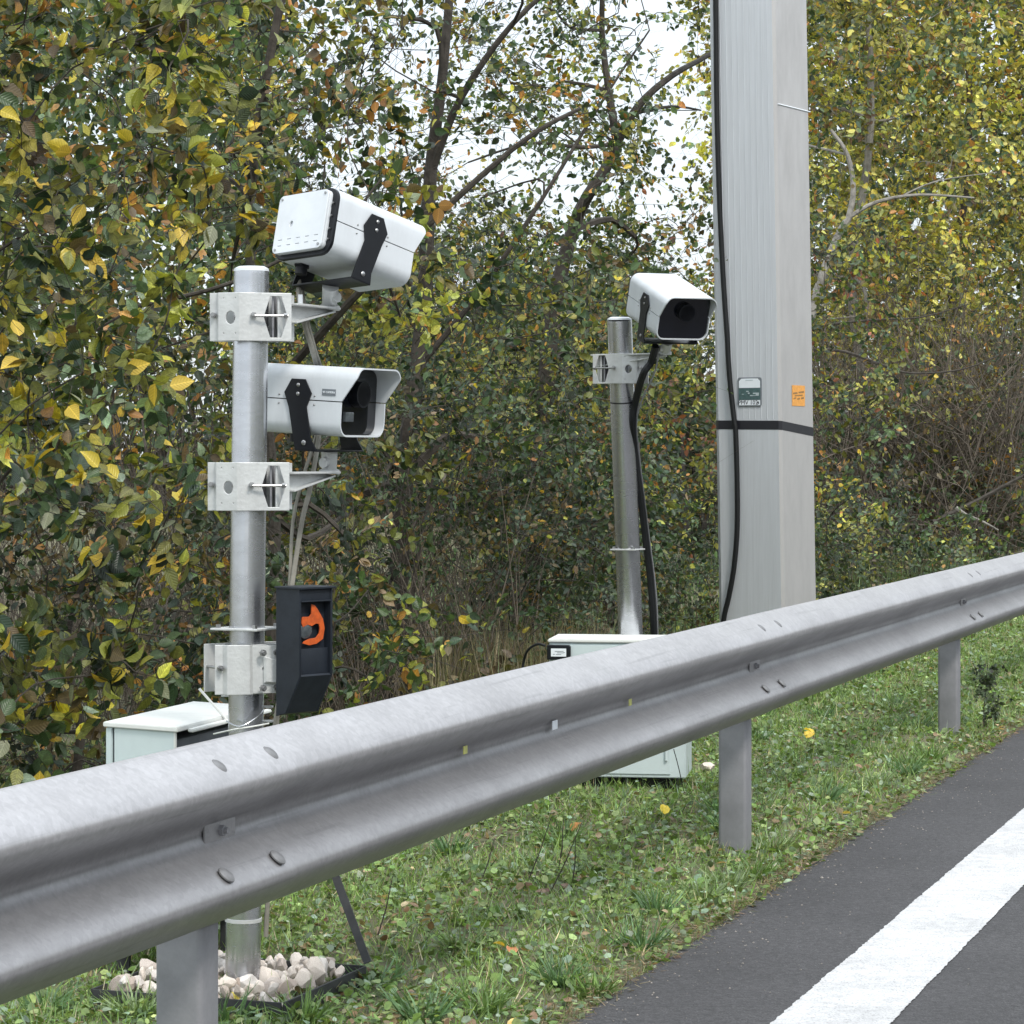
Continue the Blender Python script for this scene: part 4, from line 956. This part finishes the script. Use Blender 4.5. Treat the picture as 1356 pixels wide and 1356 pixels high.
tree('slender_tree', 'slender green tree with upright dark limbs against the white sky, between the two camera poles', 'tree', (X(520, 13.2), 13.2, 0),
     [(X(520, 13.2), 13.2, 0), PP(535, 640, 13.2), PP(560, 420, 13.2), PP(570, 230, 13.2), PP(585, 110, 13.2), PP(600, -60, 13.3)],
     vol(210, (-1.5, .75), (12.5, 14.6), (.9, 4.1), lambda x, y, z: sky_gap(x, y, z)*(1 if z > 1.6 else .7)), .27, 70, .038, gc, [26, 32, 16, 9, 3, 4, 3, 8], T_MID, 300, M_bark, .05, ntw=7, facing=.3,
     limbs=[([PP(570, 230, 13.2), PP(610, 130, 13.1), PP(680, 30, 13), PP(760, -40, 13)], .022, .009), ([PP(560, 400, 13.2), PP(500, 330, 13.1), PP(420, 280, 13), PP(360, 260, 13)], .02, .006),
            ([PP(560, 480, 13.2), PP(640, 380, 13.1), PP(720, 260, 13.1), PP(800, 130, 13.2), PP(860, 40, 13.2)], .016, .004)])
tree('forked_tree', 'dark forked tree with a bent trunk and sparse olive leaves behind the leaning middle pole', 'tree', (X(700, 15.5), 15.5, 0),
     [(X(700, 15.5), 15.5, 0), PP(725, 480, 15.5), PP(758, 305, 15.5), PP(800, 225, 15.5), PP(817, 190, 15.5)],
     vol(240, (-.7, 2.0), (14.6, 17.5), (1.0, 4.6), lambda x, y, z: sky_gap(x, y, z)*(1.0 if z > 1.5 else .6)), .29, 78, .038, gc, [20, 28, 22, 15, 4, 4, 3, 8], T_MID, 300, M_bark, .055, ntw=7, facing=.3,
     limbs=[([PP(817, 190, 15.5), PP(806, 120, 15.5), PP(797, 40, 15.5), PP(800, -60, 15.4)], .026, .012), ([PP(817, 190, 15.5), PP(845, 140, 15.4), PP(890, 100, 15.6), PP(940, 72, 16.1), PP(1000, 30, 16.6)], .026, .010),
            ([PP(817, 190, 15.5), PP(770, 195, 15.4), PP(700, 190, 15.3), PP(620, 215, 15.2)], .014, .005), ([PP(840, 150, 15.4), PP(890, 141, 15.6), PP(928, 146, 16.0)], .012, .005)])
tree('bushy_tree', 'low olive and reddish tree with twin dark stems left of the leaning middle pole', 'tree', (X(765, 17.5), 17.5, 0),
     [(X(765, 17.5), 17.5, 0), PP(762, 720, 17.5), PP(772, 650, 17.5), PP(785, 610, 17.5), PP(800, 560, 17.5), PP(820, 500, 17.5)],
     vol(210, (-1.4, 2.6), (16.8, 19.5), (.9, 2.75), None), .31, 74, .042, gc+[RD], [22, 24, 20, 10, 3, 5, 8, 8, 5], T_MID, 200, M_bark, .06, ntw=7, facing=.3,
     limbs=[([PP(772, 660, 17.5), PP(762, 600, 17.4), PP(755, 540, 17.4)], .02, .008)])
yl = [DK, MD, OL, YG, YE, OR, BR, GB]
for (lab, bx, by, xr, yr, zr, wts, sgl, lim, nc) in (
    ('autumn tree with yellow-green leaves and a pale crooked limb just right of the tall mast', 3.5, 28.0, (2.0, 4.6), (26.6, 30.0), (1.8, 7.0), [6, 14, 32, 26, 10, 4, 5, 4], 300,
     [([PP(1074, 420, 26.2), PP(1086, 372, 26.2), PP(1108, 315, 26.2), PP(1124, 288, 26.2)], .042, .034), ([PP(1124, 288, 26.2), PP(1130, 250, 26.2), PP(1122, 205, 26.2), PP(1100, 172, 26.2)], .032, .016), ([PP(1124, 288, 26.2), PP(1160, 268, 26.2), PP(1215, 258, 26.2), PP(1290, 262, 26.2)], .024, .008), ([PP(1190, 262, 26.2), PP(1240, 240, 26.2), PP(1320, 228, 26.2)], .010, .004)], 300),
    ('tall yellow-green autumn tree at the right edge of the picture beyond the rail', 4.9, 30.5, (3.6, 7.0), (28.8, 32.5), (2.0, 8.2), [5, 14, 32, 28, 10, 5, 4, 3], 300, None, 380)):
    tree('autumn_tree', lab, 'tree', (bx, by, 0), [(bx, by, 0), (bx+.1, by, 1.4), (bx-.1, by, 3.0), (bx+.1, by, 4.6), (bx, by, 7)], vol(nc, xr, yr, zr, lambda x, y, z: 1 if z > 2.1 else .2), 0.42, 92, .066, [(q_[0]*1.45, q_[1]*1.38, q_[2]*1.5) for q_ in yl], wts, T_MID, sgl, M_barkp if lim else M_bark, .07, ntw=7, limbs=lim, facing=.45)  # leaf colours lightened to paint in pale window glare over this side
# low shrubs and thicket
for (nm, lab, bx, by, xr, yr, zr, rc, per, size, wts, nc) in (
    ('bramble_shrub', 'dark tangled bramble shrub low behind the left cabinet', -1.5, 9.4, (-3.2, -.75), (8.6, 10.4), (.05, 1.15), .18, 76, .032, [40, 18, 4, 1, 0, 2, 24, 10], 190),
    ('bramble_shrub', 'dark green undergrowth shrub between the flash unit and the middle cabinet', -.45, 12.6, (-1.5, .9), (11.8, 14.2), (.06, 1.45), .22, 84, .031, [44, 22, 4, 1, 0, 2, 16, 14], 260),
    ('bramble_shrub', 'green undergrowth shrub behind the middle cabinet, left of the mast', .5, 15.5, (-.1, 1.0), (14.2, 16.8), (.06, 1.4), .24, 78, .034, [38, 26, 7, 2, 0, 2, 14, 10], 200),
    ('bramble_shrub', 'low green nettle-like clump on the bank just left of the mast', 1.6, 19.5, (.7, 2.3), (17.6, 21.5), (.05, 1.0), .22, 70, .036, [20, 40, 16, 5, 0, 1, 5, 14], 130),
    ('bramble_shrub', 'low green clump on the bank just right of the mast above the rail', 3.0, 23.5, (2.3, 3.9), (22.0, 25.5), (.05, .75), .24, 66, .042, [20, 38, 18, 6, 0, 1, 6, 12], 110),
    ('bramble_shrub', 'brown-green twiggy shrub right of the mast above the rail', 3.9, 27.0, (2.4, 4.9), (25.6, 28.6), (.1, 2.1), .34, 60, .055, [22, 22, 16, 6, 3, 4, 22, 14], 230),
    ('bramble_shrub', 'dark brown twiggy shrub at the right edge above the rail', 5.0, 29.0, (4.0, 6.6), (26.8, 30.5), (.1, 2.4), .36, 48, .052, [20, 12, 4, 2, 2, 2, 40, 20], 210)):
    tree(nm, lab, 'shrub', (bx, by, 0), [(bx, by, 0), (bx+.05, by, .3), (bx, by, .6), (bx+.1, by, zr[1]*.8)], vol(nc, xr, yr, zr), rc, per, size, yl, wts, T_MID, 0, M_twig if 'brown' in lab else M_bark, .02, ntw=8, group='undergrowth shrubs', minr=.003, facing=.3)
# bare dead branches in the right-hand thicket
def dead_branch(pts, r, label, m=None):
    ps = [Vector(PP(*p)) for p in pts]; o0 = ps[0]; rr = np.linspace(r, r*.35, (len(ps)-1)*5+1)
    q = MB().tube([Vector(p)-o0 for p in catmull([tuple(p) for p in ps], 5)], [float(x) for x in rr], 6).build('dead_branch', m or M_bark, None, loc=o0)
    tag(q, label, 'branch', 'dead branches')
dead_branch([(1236, 692, 25.0), (1265, 678, 25.0), (1300, 660, 25.0), (1360, 628, 25.0), (1400, 615, 25.0)], .030, 'dark fallen bough slanting up to the right edge in the brown thicket')
dead_branch([(1266, 672, 24.9), (1280, 682, 24.9), (1300, 690, 24.9), (1322, 702, 24.9)], .019, 'pale short bent dead branch forking down from the dark bough', M_barkp)
dead_branch([(1080, 462, 25.099999999999998), (1120, 466, 25.099999999999998), (1165, 482, 25.099999999999998), (1205, 494, 25.099999999999998), (1270, 490, 25.099999999999998), (1320, 472, 25.099999999999998)], .016, 'long thin bare branch arching right from behind the mast')
dead_branch([(1078, 432, 25.0), (1150, 424, 25.0), (1220, 420, 25.0), (1285, 402, 25.0)], .012, 'thin straight bare twig above the arching branch right of the mast')
# distant wood: one mass beyond the bank
def wood():
    N = 120000
    x = rng.uniform(-10, 14, N); y = rng.uniform(34, 46, N); u = x/y
    top = np.where(u > .09, 11.0, np.where(u < -.08, 9.5, np.where(u > .0, 3.1, 3.9)+.7*np.sin(u*60)+.5*np.sin(u*140+1)))
    z = rng.uniform(0, 1, N)**.85*top; 
    pos = np.stack([x, y, z], 1)+rng.normal(0, .15, (N, 3))
    nn = unit(rng.normal(0, .7, (N, 3))+np.array([0, -.4, .5])); d = unit(rng.normal(0, 1, (N, 3))+np.array([0, 0, -.4]))
    sz = rng.uniform(.10, .22, N); co = pick_cols(N, [DK, MD, OL, YG, OR, BR], [30, 30, 18, 6, 4, 12])
    lv, lf = leaf_arrays(pos, d, nn, sz, T_FAR); o = ob_from_np('distant_wood', lv, lf, 3, M_leaf, np.repeat(co, 4, 0)); tag(o, 'mass of mixed autumn woodland far behind the trees on the bank', 'wood', kind='stuff')
    n = 1500; st = np.stack([rng.uniform(-10, 14, n), rng.uniform(33, 44, n), np.zeros(n)], 1)
    tv, tf, q = twigs(st, np.array([0, 0, 1])+rng.normal(0, .15, (n, 3)), rng.uniform(1, 3.2, n), rng.uniform(.015, .06, n), .12, 4)
    o = ob_from_np('distant_stems', tv, tf, 4, M_bark); tag(o, 'thin trunks of the far woodland', 'stems', kind='stuff')
wood()
def add_reflected_wood():  # trees added out of view to give the metal a dark low reflection
    N = 26000; sx = rng.uniform(-34, 40, N); tx = rng.uniform(15, 22, N); z = rng.uniform(0, 1, N)**.9*(3.6+.8*np.sin(sx*.7)+.5*np.sin(sx*2.1))
    pos = np.stack([A0.x+U.x*sx+V.x*tx, A0.y+U.y*sx+V.y*tx, z], 1); nn = unit(rng.normal(0, .8, (N, 3))+np.array([0, 0, .5])); d = unit(rng.normal(0, 1, (N, 3)))
    co = pick_cols(N, [DK, MD, OL, YG, OR, BR], [30, 30, 18, 6, 4, 12]); lv, lf = leaf_arrays(pos, d, nn, rng.uniform(.3, .6, N), T_FAR)
    o = ob_from_np('unseen_reflected_wood', lv, lf, 3, M_leaf, np.repeat(co, 4, 0), tpl=T_FAR); tag(o, 'unseen bank of woodland added across the road to darken reflections in the metal', 'wood', kind='stuff')
add_reflected_wood()
# brushwood : thin dry stems and leafless twigs that fill the thicket
def brush(name, label, n, xr, yr, hr, m, rad=.0035, lean=.35, zr=(0, 0)):
    st = np.stack([rng.uniform(*xr, n), rng.uniform(*yr, n), rng.uniform(*zr, n)], 1)
    q = st[:, 0]/st[:, 1]*F+CX; t_ = (st[:, 0]-A0.x)*V.x+(st[:, 1]-A0.y)*V.y
    st = st[~((q > 690) & (q < 1320) & (st[:, 1] < 19)) & (t_ < -1.7)]; n = len(st)
    tv, tf, q = twigs(st, np.array([0, 0, 1])+rng.normal(0, lean, (n, 3)), rng.uniform(*hr, n), rad*rng.uniform(.5, 1.3, n), .5, 3)
    o = ob_from_np(name, tv, tf, 4, m); tag(o, label, 'brushwood', kind='stuff'); return o
brush('brushwood', 'tangle of thin dry stems in the undergrowth behind the poles', 4200, (-3, 2.2), (11.6, 17), (.4, 1.5), M_twig, .0035, .22)
brush('brushwood', 'brown tangle of bare twigs behind the rail at right', 5600, (2.8, 7.5), (25.5, 29.5), (.5, 2.6), M_twig, .006, .7, (0, 1.6))
def straw(name, label, n, xr, yr, hr, col, wid=.006):
    pos = np.stack([rng.uniform(*xr, n), rng.uniform(*yr, n), np.zeros(n)], 1)
    for i in range(n): pos[i, 2] = gz(pos[i, 0], pos[i, 1])-.01
    pos = pos[(pos[:, 0]-A0.x)*V.x+(pos[:, 1]-A0.y)*V.y < -.9]; n = len(pos)
    d = unit(rng.normal(0, .22, (n, 3))+np.array([0, 0, 1])); nn = unit(rng.normal(0, 1, (n, 3))*np.array([1, 1, .1])); sz = rng.uniform(*hr, n)
    lv, lf = leaf_arrays(pos, d, nn, sz, T_BLADE, wid/sz); co = pick_cols(n, [col, (.12, .10, .05), (.09, .12, .05)], [5, 3, 2])
    o = ob_from_np(name, lv, lf, 3, M_grass, np.repeat(co, 5, 0)); tag(o, label, 'dry grass', kind='stuff')
straw('dry_grass', 'tall straw-coloured grass left of the middle cabinet', 2600, (-.35, .42), (11.0, 13.0), (.2, .62), (.20, .17, .10))
straw('dry_grass', 'tall dry grass at the foot of the trees right of the mast', 4200, (1.9, 5.2), (21.5, 27.5), (.12, .5), (.14, .21, .09))
straw('bank_grass', 'rough green grass on the open bank behind the mast and cabinet', 11000, (-1.0, 5.0), (13.5, 27), (.06, .24), (.10, .18, .07), .010)

# ---------------------------------------------------------------- verge: grass, low herbs, dead leaves
def noise2(x, y, s, o=0): return np.array([noise.noise(Vector((a*s, b*s, o))) for a, b in zip(x, y)])
def verge_points(n, smax, tmin, power=2.0, tmax=None):
    s = -1.5 + (smax+1.5)*rng.uniform(0, 1, n)**power; tmx = ROAD_T+.012 if tmax is None else tmax
    t = tmin+(tmx-tmin)*rng.uniform(0, 1, n)**.8
    x = A0.x+U.x*s+V.x*t; y = A0.y+U.y*s+V.y*t; return s, t, x, y
def verge():
    n = 300000; s, t, x, y = verge_points(n, 26, -3.4, 1.7)
    pt = noise2(x, y, 1.9, 4)*.6+noise2(x, y, 6, 9)*.5; z = np.array([gz(a, b) for a, b in zip(x, y)])-.004
    edge = np.clip((ROAD_T-t)/.16, 0, 1)
    kp = rng.uniform(0, 1, n) < np.clip(.85+pt*1.1, .22, 1)*(.55+.45*edge); x, y, z, pt, edge, s = x[kp], y[kp], z[kp], pt[kp], edge[kp], s[kp]; n = len(x)
    h = (.026+.040*rng.uniform(0, 1, n)**1.8)*(1+.75*np.clip(pt, -.5, 1))*(.65+.35*edge); h *= np.where(rng.uniform(0, 1, n) < .035, 1.8, 1)*(1+.012*s)
    pos = np.stack([x, y, z], 1); d = unit(rng.normal(0, .55, (n, 3))*np.array([1, 1, .3])+np.array([0, 0, .85])); nn = unit(rng.normal(0, 1, (n, 3))+np.array([0, 0, .6]))
    lv, lf = leaf_arrays(pos, d, nn, h, T_BLADE, rng.uniform(.0022, .0045, n)/h*(1+.03*s))
    co = pick_cols(n, [(.17, .275, .07), (.27, .39, .13), (.11, .18, .065), (.46, .42, .27), (.24, .34, .22)], [33, 30, 13, 11, 13], .25)
    dry = (rng.uniform(0, 1, n) < .4*(1-edge)+.08*(pt < -.15)); co[dry] = pick_cols(int(dry.sum()), [(.30, .24, .13), (.16, .11, .05)], [2, 1])
    o = ob_from_np('grass', lv, lf, 3, M_grass, np.repeat(co, 5, 0)); tag(o, 'short green grass covering the verge under and behind the guardrail', 'grass', kind='stuff')
    n = 190000; s, t, x, y = verge_points(n, 22, -3.2, 1.7); pt = noise2(x, y, 2.6, 14)+.5*noise2(x, y, 8, 2)
    kp = rng.uniform(0, 1, n) < np.clip(.62+pt*1.2, .16, 1); s, t, x, y, pt = s[kp], t[kp], x[kp], y[kp], pt[kp]; n = len(x); z = np.array([gz(a, b) for a, b in zip(x, y)])+rng.uniform(.002, .030, n)
    d = unit(rng.normal(0, 1, (n, 3))*np.array([1, 1, .35])+np.array([0, 0, .12])); nn = unit(rng.normal(0, .45, (n, 3))+np.array([0, 0, 1]))
    lv, lf = leaf_arrays(np.stack([x, y, z], 1), d, nn, rng.uniform(.010, .027, n)*(1+.02*s), T_MID, rng.uniform(1.1, 1.7, n))
    co = pick_cols(n, [(.155, .245, .065), (.095, .15, .055), (.27, .35, .13), (.26, .34, .24), (.26, .20, .11)], [34, 26, 18, 14, 6], .25)
    o = ob_from_np('low_herbs', lv, lf, 3, M_grass, np.repeat(co, 6, 0)); tag(o, 'clover and small round-leaved weeds growing through the verge grass', 'weeds', kind='stuff')
    n = 9000; s, t, x, y = verge_points(n, 18, -3.4, 1.5, ROAD_T+.02); kp = rng.uniform(0, 1, n) < np.clip(.35-noise2(x, y, 1.9, 4)*1.6, .05, 1); x, y = x[kp], y[kp]; n = len(x); z = np.array([gz(a, b) for a, b in zip(x, y)])+rng.uniform(.006, .026, n)
    d = unit(rng.normal(0, 1, (n, 3))*np.array([1, 1, .3])); nn = unit(rng.normal(0, .5, (n, 3))+np.array([0, 0, 1]))
    lv, lf = leaf_arrays(np.stack([x, y, z], 1), d, nn, rng.uniform(.012, .034, n), T_NEAR); co = pick_cols(n, [(.16, .10, .06), (.24, .16, .10), (.12, .07, .05), (.34, .27, .17), (.4, .3, .08)], [30, 26, 20, 18, 2])
    o = ob_from_np('leaf_litter', lv, lf, 3, M_leaf, np.repeat(co, 10, 0)); tag(o, 'small brown dead leaves scattered through the grass', 'leaf litter', kind='stuff')
    # straw and root thatch along the asphalt edge
    n = 9000; s = -1.5+16*rng.uniform(0, 1, n)**1.3; t = ROAD_T+rng.normal(-.012, .022, n); x = A0.x+U.x*s+V.x*t; y = A0.y+U.y*s+V.y*t; z = rng.uniform(.001, .012, n)+.006*(t < ROAD_T)
    d = unit(rng.normal(0, 1, (n, 3))*np.array([1, 1, .16])+np.array([0, 0, .06])); nn = unit(rng.normal(0, .4, (n, 3))+np.array([0, 0, 1])); sz = rng.uniform(.012, .045, n)
    lv, lf = leaf_arrays(np.stack([x, y, z], 1), d, nn, sz, T_BLADE, .0022/sz); co = pick_cols(n, [(.28, .22, .13), (.14, .09, .05), (.10, .13, .05)], [4, 4, 2])
    o = ob_from_np('edge_thatch', lv, lf, 3, M_grass, np.repeat(co, 5, 0)); tag(o, 'dry thatch and rootlets along the edge of the asphalt', 'thatch', kind='stuff')
verge()
def tufts():
    cs = [(1160, 1035), (1200, 1020), (1230, 1000), (965, 1165), (1000, 1150), (930, 1180), (870, 1200), (850, 1240), (740, 1290), (790, 1300), (640, 1330), (1020, 1120), (960, 1108), (560, 1345), (1090, 1060), (300, 1350), (180, 1345), (60, 1340), (400, 1352), (500, 1300)]
    pts = [(P(a, b, EYE*F/(b-HZ)*.98)) for a, b in cs]
    for k in range(30):
        q = ST(rng.uniform(.2, 14), rng.uniform(-2.4, .12)); pts.append(q)
    V_, D_, H_, C_ = [], [], [], []
    for q in pts:
        m = int(rng.integers(50, 130)); rr = rng.uniform(.02, .05); a = rng.uniform(0, 6.28, m); rad = rr*np.sqrt(rng.uniform(0, 1, m))
        x = q.x+rad*np.cos(a); y = q.y+rad*np.sin(a); z = np.full(m, gz(q.x, q.y)-.006); V_.append(np.stack([x, y, z], 1))
        D_.append(np.stack([np.cos(a)*.75, np.sin(a)*.75, np.full(m, .8)], 1)+rng.normal(0, .25, (m, 3))); H_.append(rng.uniform(.04, .115, m))
        base = np.array([(.14, .23, .07), (.20, .28, .13), (.11, .20, .09)][int(rng.integers(3))]); C_.append(np.clip(base*np.exp(rng.normal(0, .22, (m, 1))), 0, .7))
    V_, D_, H_, C_ = [np.concatenate(a) for a in (V_, D_, H_, C_)]; n = len(V_)
    # two-piece bent blades
    lv, lf = leaf_arrays(V_, D_, unit(rng.normal(0, 1, (n, 3))+np.array([0, 0, .5])), H_, T([(-.5,0,0),(.5,0,0),(-.42,.5,.06),(.42,.5,.06),(0,1,-.12)], [(0,1,3),(0,3,2),(2,3,4)]), .0052/H_)
    o = ob_from_np('grass_tufts', lv, lf, 3, M_grass, np.repeat(C_, 5, 0)); tag(o, 'longer grass tufts leaning over the asphalt edge and round the posts', 'grass', kind='stuff')
tufts()
def grit():
    vs, fs = [], []; b = MB(); tet = [(0, 0, .7), (1, 0, 0), (-.4, .8, 0), (-.5, -.7, 0), (.2, .1, -.4)]; tf = [(0, 1, 2), (0, 2, 3), (0, 3, 1), (1, 4, 2), (2, 4, 3), (3, 4, 1)]
    for k in range(1500):
        s_ = -1+18*rng.uniform()**1.3; t_ = ROAD_T+.01+abs(rng.normal(0, .13)) if rng.uniform() < .8 else ROAD_T+rng.uniform(.02, 2.6)
        if .60 < t_ < .86: continue
        p = ST(s_, t_, .001); a = rng.uniform(0, 6.28); r_ = rng.uniform(.0012, .0042)*(1 if rng.uniform() < .95 else 1.8)
        b.add([(p.x+r_*(x*math.cos(a)-y*math.sin(a)), p.y+r_*(x*math.sin(a)+y*math.cos(a)), p.z+r_*z) for x, y, z in tet], tf)
    o = b.build('road_grit', mat('pale_grit', (.34, .31, .28), .9, 0, .35, 30), smooth=False); tag(o, 'loose pale grit lying on the asphalt along its edge', 'grit', kind='stuff')
grit()
# a few leaves one can point at
def fallen(px, py, size, col, label, yaw, tilt=.5):
    Z = EYE*F/(py-HZ)*.965; p = P(px, py, Z); p.z = gz(p.x, p.y)+.024
    me = bpy.data.meshes.new('fallen_leaf'); tvv, tff = T_NEAR; vs = tvv*size*np.array([1.25, 1, 2.2]); me.from_pydata(vs.tolist(), [], tff.tolist()); me.shade_smooth()
    at = me.color_attributes.new('col', 'FLOAT_COLOR', 'POINT'); at.data.foreach_set('color', np.tile([*col, 1], 10).astype(np.float32)); me.materials.append(M_leaf)
    o = bpy.data.objects.new('fallen_leaf', me); link(o); o.location = p; o.rotation_euler = (tilt, .2, yaw); tag(o, label, 'leaf', 'fallen leaves')
fallen(1068, 980, .055, (.55, .38, .04), 'bright yellow fallen leaf on the grass right of the middle rail post', -.6)
fallen(1077, 973, .05, (.60, .42, .03), 'second, smaller yellow leaf touching the bright one right of the middle rail post', .9)
fallen(880, 1096, .042, (.62, .46, .04), 'yellow fallen leaf in the grass left of the middle rail post', .3, .9)
fallen(757, 1112, .040, (.34, .15, .045), 'orange fallen leaf standing in the grass below the middle cabinet', -.9, .85)
fallen(318, 1330, .04, (.65, .55, .12), 'pale yellow leaf in front of the left stone tray', .8, .8)
fallen(678, 1262, .035, (.45, .18, .08), 'reddish-brown fallen leaf on the bare patch near the asphalt', .2, .5)
fallen(668, 1256, .028, (.50, .34, .06), 'small ochre leaf beside the reddish-brown one near the asphalt', 1.9, .5)
# dry upright stalks in the grass
for i, (x0, y0, x1, y1) in enumerate(((693, 1172, 730, 1082), (739, 1150, 746, 1085), (725, 1180, 770, 1090), (757, 1168, 762, 1110), (634, 1165, 655, 1110), (500, 1230, 520, 1160))):
    Z = EYE*F/(y0-HZ)*.97; a = P(x0, y0, Z); b_ = P(x1, y1, Z-.02); a.z -= .02
    q = MB().tube([Vector((0, 0, 0)), (b_-a)*.5+Vector((.004, 0, 0)), b_-a], [.0022, .0018, .001], 5).build('dry_stalk', M_bark, None, loc=a)
    tag(q, ['dark dry stalk leaning right below the middle cabinet, leftmost of the group', 'short upright dark stalk in the grass below the cabinet', 'longest dark stalk leaning over the orange leaf', 'short dark stalk right beside the orange leaf', 'small dark stalk alone in the grass left of the stalk group', 'thin dark stalk beside the slanting strut'][i], 'stalk', 'dry stalks')
# small weed right of the far post
tree('small_weed', 'small dark feathery weed beside the far rail post at right', 'weed', (X(1303, 12.6), 12.6, 0), [(X(1303, 12.6), 12.6, 0), (X(1303, 12.6), 12.6, .1), (X(1306, 12.6), 12.6, .2), (X(1308, 12.6), 12.6, .3)],
     vol(16, (X(1290, 12.6), X(1325, 12.6)), (12.5, 12.7), (.04, .28)), .04, 30, .022, [DK, MD, GB], [2, 2, 2], T_FAR, 0, M_bark, .003, ntw=5, minr=.001)
